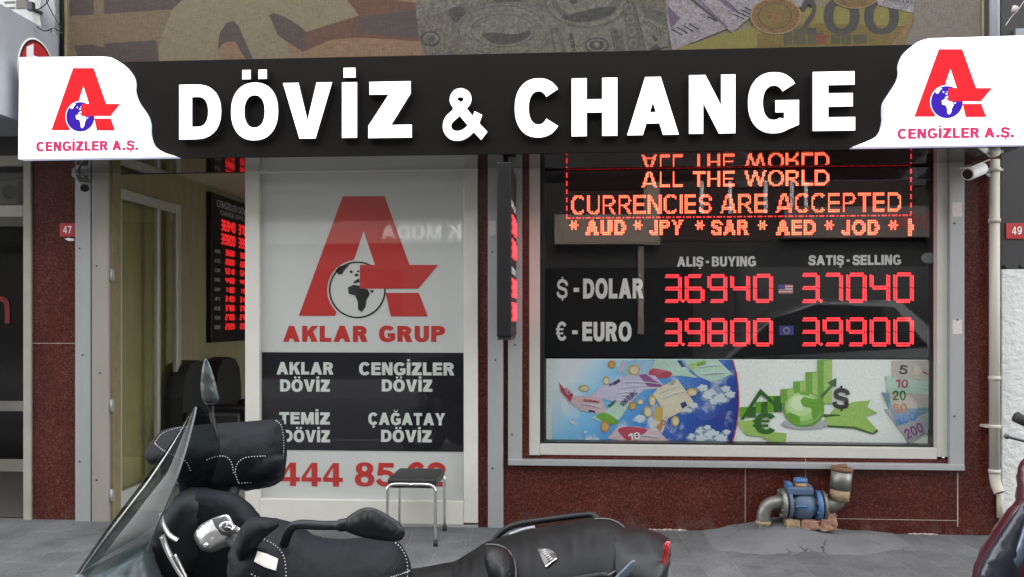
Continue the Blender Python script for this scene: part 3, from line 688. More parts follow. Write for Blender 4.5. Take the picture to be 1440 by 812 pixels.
LET = [('D', 252, 311, 119, 196), ('Ö', 325, 391, 118, 196), ('V', 398, 467, 116.5, 195), ('İ', 481, 502, 116, 194), ('Z', 518, 579, 115, 194), ('&', 623, 681, 126, 196), ('C', 724, 787.5, 112, 192),
       ('H', 804, 868, 110, 191.5), ('A', 882, 954.5, 108.5, 190), ('N', 969, 1034, 105.5, 188), ('G', 1052, 1123.5, 103.5, 186), ('E', 1143, 1202.5, 101, 184)]
for ch, a, b, c, d in LET:
    bm = nb(); wd = .27 if ch not in '&' else .235
    if ch == 'İ': wd = .27
    gl, width = layout(ch, wd)
    ym, xm = (c + d) / 2, (a + b) / 2; Yb = YS - .003
    x0, x1, z0, z1 = P(a, ym, Yb - .05).x, P(b, ym, Yb - .05).x, P(xm, d, Yb - .05).z, P(xm, c, Yb - .05).z
    write(bm, ch, FR(Yb), x0, x1, z0, z1, wd, .05, 0, side=1)
    lo = obj('letter', bm, ['white_lit', 'letter_side'], sign)
    if ch == 'E':
        bm = nb(); bxp(bm, 1165.5, 1199, 131.5, 149.5, Yb - .0525, Yb - .051); obj('dim_segment', bm, 'white_dim', lo, label='unlit grey middle bar of the letter')

# ------------------------------------------------------------------ LED matrix board in the window
YD = .16
lm = thing('led_matrix_board', 'red LED matrix board scrolling ALL THE WORLD CURRENCIES ARE ACCEPTED at the window top', 'LED board', (P(1040, 336, YD).x, YD, P(1040, 338, YD).z))
bm = nb(); bxp(bm, 790, 1290, 222, 338, YD, YD + .08, .004); obj('board', bm, 'led_board', lm)
fr = FR(YD - .001)
bm = nb()
def uv(px, py, Y=YD - .001):
    q = P(px, py, Y); return q.x, q.z
def boxuv(a, b, c, d, Y=YD - .001):
    xm, ym = (a + b) / 2, (c + d) / 2
    return P(a, ym, Y).x, P(b, ym, Y).x, P(xm, d, Y).z, P(xm, c, Y).z
rr = .0046
dottext(bm, 'ALL THE WORLD', fr, *boxuv(902, 1166, 240.5, 262.5), 11, .165, rr, gap=.14, space=.5)
dottext(bm, 'CURRENCIES ARE ACCEPTED', fr, *boxuv(803, 1268, 273, 300), 12, .165, rr, gap=.13, space=.42)
for s, a, b in (('AUD', 823, 880), ('JPY', 913, 961), ('SAR', 1000, 1053), ('AED', 1091, 1147), ('JOD', 1183, 1236)):
    dottext(bm, s, fr, *boxuv(a, b, 309.5, 331), 9, .27, .0050, gap=.13)
for cx in (807, 897, 984, 1072, 1166, 1256):
    u, v = uv(cx, 317); q = .0135
    for i, j in ((0, 0), (0, 1), (0, -1), (1, 0), (-1, 0), (2, 0), (-2, 0), (1, 1), (-1, 1), (1, -1), (-1, -1), (1, 2), (-1, 2), (-1, -2), (1, -2)): dot(bm, fr, u + i * q, v + j * q, .0055)
u, v = uv(1278, 331)
for j in range(9):
    for i in range(2 + (1 if j in (3, 4, 5) else 0)): dot(bm, fr, u + i * .0135, v + j * .0135, .0055)
obj('lit_text', bm, ['led_amber_halo', 'led_amber_tip'], lm)
x0, z0 = uv(797, 306); x1, z1 = uv(1281, 303); z2 = uv(1040, 235)[1]; z3 = uv(1040, 305)[1]
p = .0118
for z in (z2, z3):
    bm = nb()
    for i in range(int((x1 - x0) / p) + 1):
        if i % 6 in (0, 1, 2, 4): dot(bm, fr, x0 + i * p, z, .0045)
    obj('lit_border', bm, ['led_red_halo', 'led_border'], lm)
for x in (x0, x1):
    bm = nb()
    for j in range(1, int((z2 - z3) / p)):
        if j % 5 < 3: dot(bm, fr, x, z3 + j * p, .0045)
    obj('lit_border', bm, ['led_red_halo', 'led_border'], lm)

# rate panel with seven-segment digits
rp = thing('rate_display', 'black window panel of dollar and euro buying and selling rates in red digits', 'rate display', (P(1040, 500, YD).x, YD, P(1040, 501, YD).z))
bm = nb(); bxp(bm, 764, 1320, 341, 503, YD + .01, YD + .07, .004); obj('panel', bm, 'display_black', rp)
YR = YD + .008
bm = nb()
for a_ in (('ALIŞ - BUYING', 952, 1063, 361, 375, .27, .10, .22), ('SATIŞ - SELLING', 1137, 1267, 359, 373, .27, .10, .22), ('$', 783, 798, 393, 420, .2, .1, .3), ('-', 806, 815, 393, 420, .25, .1, .3), ('DOLAR', 820, 905, 392, 420, .28, .1, .3),
           ('€', 783, 797, 453, 479, .22, .1, .3), ('-', 804, 813, 453, 479, .25, .1, .3), ('EURO', 819, 888, 453, 480, .28, .1, .3)):
    bm = nb(); writep(bm, a_[0], *a_[1:5], YR, a_[5], gap=a_[6], space=a_[7]); obj('lettering', bm, 'pale_text', rp)
for s, a, b, c, d in (('36940', 931, 1086, 386, 426), ('37040', 1124, 1284, 384, 426), ('39800', 931, 1086, 448, 487), ('39900', 1124, 1284, 447, 487)):
    u0, u1, v0, v1 = boxuv(a, b, c, d, YR); pit = (u1 - u0) / 4.84; wd = pit * .70
    f_ = FR(YR)
    for i, ch in enumerate(s):
        bm = nb(); segdigit(bm, ch, f_, u0 + i * pit + .014, v0 + .012, wd, v1 - v0 - .024, .0054, 8); obj('digit', bm, ['led_red_halo', 'led_red_tip'], rp)
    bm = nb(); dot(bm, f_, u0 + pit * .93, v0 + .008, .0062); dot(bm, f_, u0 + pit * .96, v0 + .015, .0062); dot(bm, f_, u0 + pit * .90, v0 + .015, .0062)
    obj('decimal_point', bm, ['led_red_halo', 'led_red_tip'], rp)
pm('flag_red', (.45, .05, .06), .5); pm('flag_white', (.6, .6, .62), .5); pm('flag_blue', (.03, .03, .22), .5); pm('flag_gold', (.6, .45, .05), .5)
bm = nb(); bxp(bm, 1095, 1115, 400.5, 413, YR - .002, YR, mi=1)
for k in range(0, 7, 2): bxp(bm, 1095, 1115, 400.5 + k * 1.79, 400.5 + k * 1.79 + 1.5, YR - .004, YR - .0025, mi=0)
bxp(bm, 1095, 1104, 400.5, 407, YR - .006, YR - .0045, mi=2)
obj('flag', bm, ['flag_red', 'flag_white', 'flag_blue'], rp, label='striped dollar flag')
bm = nb(); bxp(bm, 1096, 1116, 458.5, 471.5, YR - .002, YR, mi=0)
for k in range(12):
    a = R(30 * k); flat(bm, [circ(1106 + 4 * math.cos(a), 465 + 4 * math.sin(a), .8, .8, 5)], YR - .0025, th=.001, mi=1)
obj('flag', bm, ['flag_blue', 'flag_gold'], rp, label='blue euro flag with a ring of stars')
bm = nb(); flat(bm, [circ(1306, 363, 10.5, 7.5)], .0615, th=.0012); tag(obj('sticker', bm, 'oval_grey'), 'small grey oval sticker on the display window glass', 'sticker')

# currency poster at the foot of the window
def pcol(name, c, rough=.5): 
    pm(name, c, rough, 0, 0, var=((5, .5) if name in ('p_sky', 'p_deep', 'p_skylight', 'p_midblue', 'p_cloud') else (70, .35)), col2=[min(1, x * (1.5 if name in ('p_sky', 'p_deep', 'p_midblue') else .78)) for x in c]); return name
PC = ['p_white', 'p_sky', 'p_deep', 'p_cloud', 'p_lilac', 'p_pink', 'p_mint', 'p_red', 'p_gold', 'p_copper', 'p_cream', 'p_navy', 'p_green', 'p_green_dark', 'p_green_pale', 'p_black', 'p_grey', 'p_sand', 'p_bluegrey', 'p_purple', 'p_skylight', 'p_midblue']
for n_, c in zip(PC, ((.76, .79, .77), (.14, .36, .58), (.015, .06, .28), (.55, .60, .68), (.50, .46, .62), (.58, .42, .46), (.42, .60, .50), (.42, .04, .08), (.50, .36, .08), (.52, .19, .05), (.62, .56, .42),
                      (.02, .03, .16), (.13, .34, .02), (.025, .12, .012), (.32, .50, .12), (.014, .018, .014), (.38, .40, .42), (.48, .44, .38), (.16, .28, .36), (.24, .06, .22), (.30, .50, .68), (.045, .16, .46))): pcol(n_, c)
PC = PC + ['sky_art']
PI = {n: i for i, n in enumerate(PC)}
YP = YD + .006
def sky_art():
    m, nt, N, Lk, b = mk('sky_art'); tc = N.new('ShaderNodeTexCoord'); b.inputs['Roughness'].default_value = .5
    xa_ = P(776, 566, YP).x - P(1040, 627, YP).x; xb_ = P(1038, 566, YP).x - P(1040, 627, YP).x
    sx = N.new('ShaderNodeSeparateXYZ'); Lk.new(tc.outputs['Object'], sx.inputs[0])
    n = N.new('ShaderNodeTexNoise'); n.inputs['Scale'].default_value = 4.5; n.inputs['Detail'].default_value = 9; n.inputs['Roughness'].default_value = .62; Lk.new(tc.outputs['Object'], n.inputs[0])
    mr = N.new('ShaderNodeMapRange'); mr.inputs[1].default_value = xa_; mr.inputs[2].default_value = xb_; Lk.new(sx.outputs[0], mr.inputs[0])
    mz = N.new('ShaderNodeMapRange'); mz.inputs[1].default_value = 0; mz.inputs[2].default_value = .6; mz.inputs[3].default_value = .22; mz.inputs[4].default_value = -.16; Lk.new(sx.outputs[2], mz.inputs[0])
    a = N.new('ShaderNodeMath'); a.operation = 'ADD'; Lk.new(mr.outputs[0], a.inputs[0]); Lk.new(mz.outputs[0], a.inputs[1])
    r = N.new('ShaderNodeValToRGB'); e = r.color_ramp.elements; e[0].position = 0; e[0].color = (.62, .70, .75, 1); e[1].position = 1; e[1].color = (.007, .035, .24, 1)
    for p_, c_ in ((.20, (.24, .52, .74)), (.45, (.07, .29, .60)), (.75, (.015, .09, .40))):
        q = e.new(p_); q.color = c4(c_)
    Lk.new(a.outputs[0], r.inputs[0])
    c = N.new('ShaderNodeValToRGB'); c.color_ramp.elements[0].position = .52; c.color_ramp.elements[1].position = .70; c.color_ramp.elements[0].color = (0, 0, 0, 1); Lk.new(n.outputs[0], c.inputs[0])
    mx = N.new('ShaderNodeMix'); mx.data_type = 'RGBA'; Lk.new(c.outputs[0], mx.inputs[0]); Lk.new(r.outputs[0], mx.inputs[6]); mx.inputs[7].default_value = (.60, .64, .69, 1); Lk.new(mx.outputs[2], b.inputs['Base Color'])
sky_art()
for n_, c in zip(('globe_a', 'globe_b', 'globe_c', 'globe_d', 'globe_e'), ((.12, .26, .05), (.22, .40, .10), (.33, .52, .17), (.44, .61, .28), (.56, .69, .42))): pm(n_, c, .5); PI[n_] = len(PC); PC.append(n_)
po = thing('currency_poster', 'wide poster of flying euro notes beside a green globe and bar chart', 'poster', (P(1040, 627, YP).x, YP, P(1040, 628, YP).z))
bm = nb(); bxp(bm, 768, 1313.5, 505.5, 625, YP, YP + .006); obj('sheet', bm, 'p_white', po)
CA = lambda l: [(740 + x / 3.866, 490 + y / 3.866) for x, y in l]       # crop A
CB = lambda l: [(1020 + x / 3.866, 490 + y / 3.866) for x, y in l]      # crop B
lay = [0]
def pic(bm, l, c, smooth=False, step=.00008, neg=()):
    lay[0] += 1
    if smooth: l = [(q.x, q.y) for q in catmull([(a, b, 0) for a, b in l], 4, True)]
    flat(bm, [l], YP - .0004, neg, th=.0003 + step * lay[0], mi=PI[c])
bm = nb()
pic(bm, CA([(138, 62), (1118, 62)] + [(1140, 140), (1150, 230), (1152, 300), (1143, 400), (1126, 480), (1115, 506)] + [(138, 506)]), 'sky_art')
for c_, r_ in (((905, 480), 24), ((960, 450), 34), ((1010, 470), 40), ((1060, 490), 34), ((1090, 455), 20), ((950, 490), 30), ((1000, 250), 40), ((960, 215), 26), ((1060, 270), 36), ((1110, 250), 26), ((1085, 220), 24), ((1020, 290), 22), ((620, 380), 26), ((870, 320), 40), ((910, 310), 22), ((345, 495), 20), ((380, 497), 16), ((255, 402), 12), ((240, 395), 7), ((268, 410), 7), ((322, 455), 8), ((985, 430), 18)):
    pic(bm, CA([(x, min(y, 506)) for x, y in [(c_[0] - 5 + r_ * 1.25 * (1 + .2 * math.sin(4 * a + c_[1])) * math.cos(a), c_[1] + 4 + r_ * .85 * (1 + .2 * math.sin(6 * a + c_[0])) * math.sin(a)) for a in [k * math.pi / 12 for k in range(24)]]]), 'p_bluegrey' if c_[0] > 700 else 'p_skylight', False)
    pic(bm, CA([(x, min(y, 506)) for x, y in [(c_[0] + r_ * (1 + .22 * math.sin(5 * a + c_[0])) * math.cos(a) , c_[1] + r_ * .68 * (1 + .2 * math.sin(7 * a + c_[1])) * math.sin(a)) for a in [k * math.pi / 12 for k in range(24)]]]), 'p_cloud', False)
# notes
pic(bm, CA([(555, 70), (690, 66), (670, 140), (600, 165), (520, 140)]), 'p_skylight')
pic(bm, CA([(545, 75), (525, 66), (500, 130), (510, 140)]), 'p_pink')
pic(bm, CA([(665, 140), (700, 62), (820, 62), (890, 130), (930, 160), (850, 150), (790, 150)]), 'p_mint')
pic(bm, CA([(665, 140), (690, 110), (790, 130), (770, 160), (700, 160)]), 'p_red', True)
pic(bm, CA([(820, 68), (840, 68), (865, 100), (845, 104)]), 'p_navy')
pic(bm, CA([(850, 62), (1040, 62), (1120, 140), (1010, 185), (930, 150), (890, 110)]), 'p_mint')
pic(bm, CA([(880, 90), (960, 66), (985, 70), (900, 120)]), 'p_green_pale')
pic(bm, CA([(400, 215), (500, 160), (600, 135), (700, 150), (760, 215), (640, 225), (560, 300), (520, 370), (440, 400), (350, 380), (440, 340), (480, 290), (400, 270), (330, 262)]), 'p_lilac')
pic(bm, CA([(610, 145), (650, 140), (755, 212), (660, 208)]), 'p_purple')
pic(bm, CA([(470, 190), (505, 165), (512, 180), (480, 202)]), 'p_navy')
pic(bm, CA([(175, 180), (250, 260), (400, 262), (440, 340), (410, 358), (300, 340), (230, 290), (190, 240)]), 'p_pink')
pic(bm, CA([(178, 190), (200, 215), (256, 250), (240, 292), (190, 235)]), 'p_red')
pic(bm, CA([(338, 334), (375, 340), (374, 350), (338, 345)]), 'p_navy')
pic(bm, CA([(350, 380), (420, 350), (480, 290), (560, 300), (520, 370), (470, 415)]), 'p_mint')
pic(bm, CA([(380, 375), (430, 350), (500, 395), (470, 415)]), 'p_green', True)
pic(bm, CA([(690, 250), (720, 215), (820, 165), (910, 290), (850, 340), (770, 380), (740, 460), (690, 430), (700, 360), (735, 320)]), 'p_cream')
pic(bm, CA([(700, 330), (740, 320), (735, 390), (700, 385)]), 'p_gold', True)
pic(bm, CA([(836, 300), (865, 288), (876, 312), (848, 328)]), 'p_navy')
pic(bm, CA([(715, 420), (760, 360), (770, 375), (728, 440)]), 'p_sand')
pic(bm, CA([(440, 490), (500, 425), (600, 425), (720, 450), (775, 506), (560, 506)]), 'p_pink')
pic(bm, CA([(500, 440), (560, 425), (660, 445), (560, 500), (515, 470)]), 'p_red', True)
for cx, cy, rx, ry, c in ((465, 88, 22, 22, 'p_copper'), (585, 118, 32, 30, 'p_gold'), (433, 175, 18, 24, 'p_gold'), (315, 217, 28, 18, 'p_gold'), (577, 312, 20, 22, 'p_copper'), (620, 290, 16, 15, 'p_gold'), (685, 285, 18, 32, 'p_gold'), (660, 345, 22, 30, 'p_gold'), (428, 425, 24, 30, 'p_copper'), (810, 395, 22, 28, 'p_gold'), (900, 238, 30, 22, 'p_gold')):
    pic(bm, CA(circ(cx, cy, rx, ry, 16)), c); pic(bm, CA(circ(cx + 2, cy + 1, rx * .7, ry * .7, 14)), 'p_gold' if c == 'p_copper' else 'p_cream')
# red rim of the sky picture
pic(bm, CA([(1118, 62), (1124, 62), (1146, 140), (1156, 230), (1158, 300), (1149, 400), (1132, 480), (1121, 510), (1115, 510), (1126, 480), (1143, 400), (1152, 300), (1150, 230), (1140, 140)]), 'p_red')
# green chart
pic(bm, CB([(60, 400), (150, 390), (240, 455), (330, 460), (325, 515), (270, 515), (190, 480), (110, 470)]), 'p_green_pale', False)
pic(bm, CB([(530, 400), (590, 330), (700, 290), (785, 282), (770, 320), (825, 350), (760, 370), (820, 440), (800, 460), (700, 425), (560, 420)]), 'p_green_pale', False)
pic(bm, CB([(530, 400), (560, 418), (700, 425), (800, 460), (825, 440), (828, 452), (800, 468), (700, 436), (560, 428)]), 'p_green_dark')
pic(bm, CB([(530, 358), (620, 360), (625, 366), (540, 374)]), 'p_green_dark')
for x0, x1, y0, y1 in ((78, 165, 320, 375), (165, 230, 292, 350), (228, 308, 260, 345), (300, 382, 222, 300), (370, 452, 180, 250), (436, 518, 130, 260), (500, 578, 64, 300)):
    pic(bm, CB([(x0, y0), (x1, y0 - 3), (x1, y1), (x0, y1)]), 'p_green')
    pic(bm, CB([(x0 + (x1 - x0) * .42, y0 + 4), (x1, y0 - 3), (x1, y1), (x0 + (x1 - x0) * .42, y1)]), 'p_green_pale' if x0 > 290 else 'p_green_dark')
pic(bm, CB([(80, 388), (190, 220), (310, 330), (300, 345), (192, 250), (98, 388)]), 'p_green_dark')
pic(bm, CB([(515, 255), (570, 200), (553, 186), (602, 162), (600, 210), (584, 203), (520, 278)]), 'p_green_dark')
pic(bm, CB(circ(432, 410, 125, 30, 40)), 'p_grey')
for cx_, cy_2, r_, c_ in ((425, 331, 111, 'globe_a'), (421, 325, 102, 'globe_b'), (415, 317, 88, 'globe_c'), (407, 308, 68, 'globe_d'), (398, 298, 44, 'globe_e')): pic(bm, CB(circ(cx_, cy_2, r_, r_ * .89, 48)), c_)
pic(bm, CB([(405, 285), (425, 262), (470, 275), (520, 275), (535, 320), (500, 370), (480, 392), (468, 370), (465, 325), (420, 315)]), 'p_green')
pic(bm, CB([(325, 360), (350, 348), (405, 370), (400, 425), (360, 405)]), 'p_green')
pic(bm, CB([(395, 238), (460, 240), (450, 258), (410, 252)]), 'p_green')
def pictext(s, a, b, c, d, w, col, ang=0):
    lay[0] += 1
    gl, width = layout(s, w, .1); ca, sa = math.cos(R(ang)), math.sin(R(ang))
    for pos, neg in gl:
        f = lambda ls: [[(a + (p[0] / width * (b - a)) * ca + p[1] * (d - c) * sa, d + (p[0] / width * (b - a)) * sa - p[1] * (d - c) * ca) for p in l] for l in ls]
        flat(bm, f(pos), YP - .0004, f(neg), th=.0003 + .00008 * lay[0], mi=PI[col])
pictext('$', *[v for v in (1171.5, 1193)], 546, 575, .24, 'p_black')
pictext('€', 1061, 1091, 581, 610, .26, 'p_green_dark')
for t_, x0, y0, w_, h_, a_, c_ in (('500 EURO', 525, 318, 110, 26, -42, 'p_navy'), ('50', 728, 448, 60, 30, -52, 'p_copper'), ('10', 560, 500, 62, 36, -10, 'p_white'), ('10', 200, 230, 40, 28, 40, 'p_pink'), ('50 EURO', 312, 286, 84, 12, 8, 'p_red'), ('EURO', 455, 322, 50, 14, -42, 'p_green_dark'), ('50', 790, 205, 34, 18, -45, 'p_sand'), ('100', 930, 108, 52, 22, -22, 'p_green'), ('EURO', 455, 205, 48, 12, -26, 'p_navy')):
    (q0,) = CA([(x0, y0)]); pictext(t_, q0[0], q0[0] + w_ / 3.866, q0[1] - h_ / 3.866, q0[1], .2, c_, a_)
for k in range(9):
    (q0,) = CA([(720 + 8 * k, 250 + 6 * k)])
for x0, y0, x1, y1 in ((540, 180, 720, 190), (520, 215, 640, 200), (500, 240, 600, 235), (460, 260, 560, 250), (730, 240, 830, 200), (740, 270, 860, 230), (930, 100, 1060, 90), (960, 140, 1080, 130), (560, 470, 720, 480), (300, 300, 410, 320)):
    pic(bm, CA([(x0, y0), ((x0 + x1) / 2, (y0 + y1) / 2 - 5), (x1, y1), (x1, y1 + 4), ((x0 + x1) / 2, (y0 + y1) / 2), (x0, y0 + 4)]), 'p_cloud')
# fan of lira notes
for l, c in (([(865, 330), (1000, 520), (1130, 410), (1130, 330)], 'p_grey'), ([(850, 240), (930, 425), (1130, 330), (1130, 260)], 'p_bluegrey'), ([(868, 155), (905, 330), (1130, 320), (1130, 200)], 'p_sand'), ([(870, 150), (880, 240), (1130, 250), (1130, 150)], 'p_mint'), ([(903, 84), (905, 160), (1130, 180), (1130, 66), (905, 66)], 'p_sand')):
    pic(bm, CB(l), c)
for k in range(16):
    y = 100 + k * 24; pic(bm, CB([(1040 + (k % 3) * 8, y), (1128, y + 16 - k), (1128, y + 19 - k), (1040 + (k % 3) * 8, y + 2.5)]), 'p_grey')
pic(bm, CB([(1070, 122), (1124, 150), (1124, 160), (1070, 132)]), 'p_red'); pic(bm, CB(circ(1040, 122, 20, 24, 16)), 'p_cream')
for s, x0, x1, y0, y1, c, a in (('5', 938, 985, 88, 138, 'p_black', 8), ('10', 920, 988, 165, 210, 'p_red', 5), ('20', 905, 978, 230, 282, 'p_green_dark', 0), ('50', 908, 985, 303, 352, 'p_copper', -4), ('100', 935, 1045, 372, 420, 'p_midblue', -18), ('200', 985, 1090, 440, 495, 'p_purple', -26)):
    (q0,), (q1,) = CB([(x0, y0)]), CB([(x1, y1)])
    pictext(s, q0[0], q1[0], q0[1], q1[1], .22, c, a)
obj('print', bm, PC, po)

# ------------------------------------------------------------------ projecting double-sided LED sign
YB0 = -.60
a = P(718.5, 350, YB0); XB1 = a.x; XB0 = P(698.5, 350, YB0).x
zB1, zB0 = P(708, 228, YB0).z, P(708, 474, YB0).z
yB1 = PXp(726, 350, XB1).y
pl = thing('projecting_led_sign', 'slim black double-faced LED rate sign projecting from the wall beside the window', 'LED sign', (XB1, -.06, zB0))
bm = nb(); box(bm, XB0, XB1, YB0, yB1, zB0, zB1, .006); obj('case', bm, 'black_plastic', pl)
bm = nb(); box(bm, XB0 + .02, XB1 - .02, yB1, -.035, zB0 + .2, zB0 + .26); obj('bracket', bm, 'metal_dark', pl); bm = nb(); box(bm, XB0 + .02, XB1 - .02, yB1, -.035, zB1 - .26, zB1 - .2); obj('bracket', bm, 'metal_dark', pl); bm = nb(); box(bm, XB0 + .005, XB1 - .005, YB0 + .02, yB1 - .02, zB0 - .02, zB0 - .001); obj('foot', bm, 'metal_dark', pl)
frB = (Vector((XB1 + .001, YB0, zB0)), Vector((0, 1, 0)), Vector((0, 0, 1)), Vector((1, 0, 0)))
bm = nb(); H = zB1 - zB0; Wd = yB1 - YB0
for k, (v, s) in enumerate(((.10, '3980'), (.24, '3990'), (.47, '3694'), (.61, '3704'))):
    for i, ch in enumerate(s): segdigit(bm, ch, frB, Wd * (.12 + .21 * i), H * v, Wd * .15, H * .09, .0055, 6)
write(bm, '47', frB, Wd * .1, Wd * .9, H * .85, H * .93, .22) if False else None
obj('lit_digits', bm, ['led_red_halo', 'led_red_tip'], pl)
bm = nb(); write(bm, 'EURO', frB, Wd * .1, Wd * .9, H * .365, H * .405, .26); obj('lettering', bm, 'pale_text', pl); bm = nb(); write(bm, 'DOLAR', frB, Wd * .1, Wd * .9, H * .75, H * .79, .26); obj('lettering', bm, 'pale_text', pl)

# ------------------------------------------------------------------ rates board on the interior wall
rb_y0 = PXp(290, 380, XW).y; rb_y1 = rb_y0 + 1.05
zt, zb = PXp(290, 270, XW).z, PXp(290, 482, XW).z
rb = thing('rates_board', 'black board of red currency rates hanging on the interior wall past the door', 'rate board', (XW, (rb_y0 + rb_y1) / 2, zb))
bm = nb(); box(bm, XW + .002, XW + .05, rb_y0, rb_y1, zb, zt, .004); obj('board', bm, 'black_plastic', rb)
frR = (Vector((XW + .051, rb_y0, zb)), Vector((0, 1, 0)), Vector((0, 0, 1)), Vector((1, 0, 0)))
H = zt - zb
bm = nb(); write(bm, 'CENGİZLER DÖVİZ', frR, .12, .9, H * .915, H * .96, .2); obj('lettering', bm, 'p_grey', rb); bm = nb(); write(bm, 'CHANGE OFFICE', frR, .2, .82, H * .865, H * .9, .2); obj('lettering', bm, 'p_grey', rb)
rows = ['3650', '2000', '5310', '4450', '1180', '3190', '3780', '2700', '2323']
for i in range(9): bm = nb(); write(bm, ('AUD', 'CAD', 'CHF', 'DKK', 'GBP', 'JPY', 'NOK', 'SAR', 'SEK')[i], frR, .07, .20, H * (.60 - .064 * i), H * (.625 - .064 * i), .2); obj('lettering', bm, 'p_grey', rb)
bm = nb()
for j, (s1, s2) in enumerate((('36940', '37040'), ('39800', '39900'))):
    for i, ch in enumerate(s1): segdigit(bm, ch, frR, .22 + i * .068, H * (.77 - .095 * j), .05, H * .06, .0058, 5)
    for i, ch in enumerate(s2): segdigit(bm, ch, frR, .64 + i * .068, H * (.77 - .095 * j), .05, H * .06, .0058, 5)
for i, s in enumerate(rows):
    for k, ch in enumerate(s):
        segdigit(bm, ch, frR, .32 + k * .055, H * (.60 - .064 * i), .037, H * .033, .0042, 4); segdigit(bm, ch, frR, .68 + k * .055, H * (.60 - .064 * i), .037, H * .033, .0042, 4)
obj('lit_digits', bm, ['led_dim', 'led_dim'], rb)

# two upholstered waiting chairs against the interior wall
def armchair(y, label):
    t = thing('armchair', label, 'chair', (XW + .42, y, .05), group=None)
    def pt(a, b, c): return (XW + a, y + b, c)
    bm = nb()
    rings = []
    prof = [(-.31, 0), (-.29, .5), (-.2, .9), (-.1, 1.0), (.1, 1.0), (.2, .9), (.29, .5), (.31, 0)]
    bk = []
    for yy, k in ((-.29, .80), (-.25, .98), (-.15, 1.07), (0, 1.10), (.15, 1.07), (.25, .98), (.29, .80)): bk.append((yy, k))
    v = [(a, b) for a, b in bk]
    loop = [(-.29, .40)] + v + [(.29, .40)]
    prism(bm, shape([loop]), (Vector(pt(.06, 0, 0)), Vector((0, 1, 0)), Vector((0, 0, 1)), Vector((1, 0, 0))), .15, 0, back=True)
    bmesh.ops.recalc_face_normals(bm, faces=bm.faces)
    obj('backrest', bm, 'armchair', t)
    bm = nb(); box(bm, XW + .212, XW + .70, y - .215, y + .215, .36, .50, .04); obj('seat', bm, 'armchair', t)
    for s in (-1, 1):
        bm = nb(); box(bm, XW + .212, XW + .68, y + s * .22, y + s * .29, .30, .68, .03); obj('armrest', bm, 'armchair', t)
    for sx in (.25, .64):
        for s in (-1, 1):
            bm = nb(); cyl(bm, pt(sx, s * .25, .05), pt(sx, s * .25, .31), .018, 10); obj('leg', bm, 'metal_dark', t)
armchair(PXp(278, 505, XW + .2).y, 'black upholstered armchair nearest the open door leaf')
armchair(PXp(278, 505, XW + .2).y + .64, 'black upholstered armchair half hidden behind the shop panel')

# ------------------------------------------------------------------ banner above the sign
YBN = -.04
bn = thing('currency_banner', 'printed fabric banner of banknotes and coins stretched above the sign', 'banner', (P(737, 80, YBN).x, YBN, zs1 - .05))
BC = {'b_beige': (.20, .165, .095), 'b_tan': (.165, .115, .062), 'b_shadow': (.072, .050, .042), 'b_rust': (.115, .052, .030), 'b_orange': (.22, .125, .068), 'b_grey': (.115, .103, .078), 'b_note': (.135, .122, .097), 'b_dark': (.048, .046, .038), 'b_mid': (.085, .079, .064),
      'b_lilac': (.24, .215, .225), 'b_purple': (.115, .082, .125), 'b_yellow': (.195, .165, .04), 'b_yellow_deep': (.15, .105, .022), 'b_coin': (.17, .088, .028), 'b_coin_rim': (.25, .165, .085), 'b_ink': (.05, .045, .04), 'b_plain': (.185, .155, .125), 'b_olive': (.07, .066, .03), 'b_redstar': (.15, .045, .025), 'b_line': (.02, .02, .022)}
BN = list(BC)
for n_ in BN: weave(n_, BC[n_], .68)
BI = {n: i for i, n in enumerate(BN)}
ztb = 4.3
bm = nb(); q0, q1 = P(95, 40, YBN).x, P(1379, 40, YBN).x
box(bm, q0, q1, YBN, YBN + .02, zs1 - .05, ztb); obj('fabric', bm, 'b_beige', bn)
bm = nb(); box(bm, q0 - .02, q0 - .001, YBN - .01, YBN + .03, zs1 - .05, ztb, .003); obj('frame', bm, 'gold', bn); bm = nb(); box(bm, q1 + .001, q1 + .02, YBN - .01, YBN + .03, zs1 - .05, ztb, .003); obj('frame', bm, 'gold', bn)
bm = nb(); bl = [0]
B1 = lambda l: [(90 + x / 2.8235, y / 2.8235) for x, y in l]
B2 = lambda l: [(570 + x / 3.789, y / 3.789) for x, y in l]
B3 = lambda l: [(900 + x / 2.6667, y / 2.6667) for x, y in l]
def bp_(l, c, sm=False, neg=()):
    bl[0] += 1
    if sm: l = [(q.x, q.y) for q in catmull([(a, b, 0) for a, b in l], 4, True)]
    flat(bm, [l], YBN - .0005, neg, th=.0004 + .0001 * bl[0], mi=BI[c])
bp_(B1([(22, -60), (420, -60), (430, 35), (380, 160), (370, 245), (22, 245)]), 'b_tan')
bp_(B1([(22, -60), (470, -60), (470, -2), (430, 38), (22, 65)]), 'b_shadow')
bp_(B1([(40, 182), (366, 160), (378, 245), (60, 245)]), 'b_shadow')
bp_(B1([(118, 0), (160, 0), (160, 190), (118, 180)]), 'b_tan')
bp_(B1([(612, 205), (640, 165), (690, 160), (720, 245), (640, 245), (620, 235)]), 'b_orange', True)
bp_(B1([(610, 195), (620, 130), (645, 92), (672, 84), (690, 100), (755, 245), (725, 245), (680, 165), (640, 168)]), 'b_shadow', False)
bp_(B1([(880, 170), (960, 130), (1175, 62), (1125, -60), (1500, -60), (1500, 245), (890, 245), (905, 215)]), 'b_orange')
bp_(B1([(955, 130), (1172, 62), (1400, 130), (1425, 165), (1170, 150), (1060, 160), (945, 208)]), 'b_rust')
bp_(B1([(1120, -60), (1330, -60), (1330, 4), (1400, 12), (1400, 130), (1172, 135), (1172, 62), (1125, 0)]), 'b_rust')
bp_(B1([(1170, 70), (1400, 40), (1412, 150), (1172, 135)]), 'b_shadow')
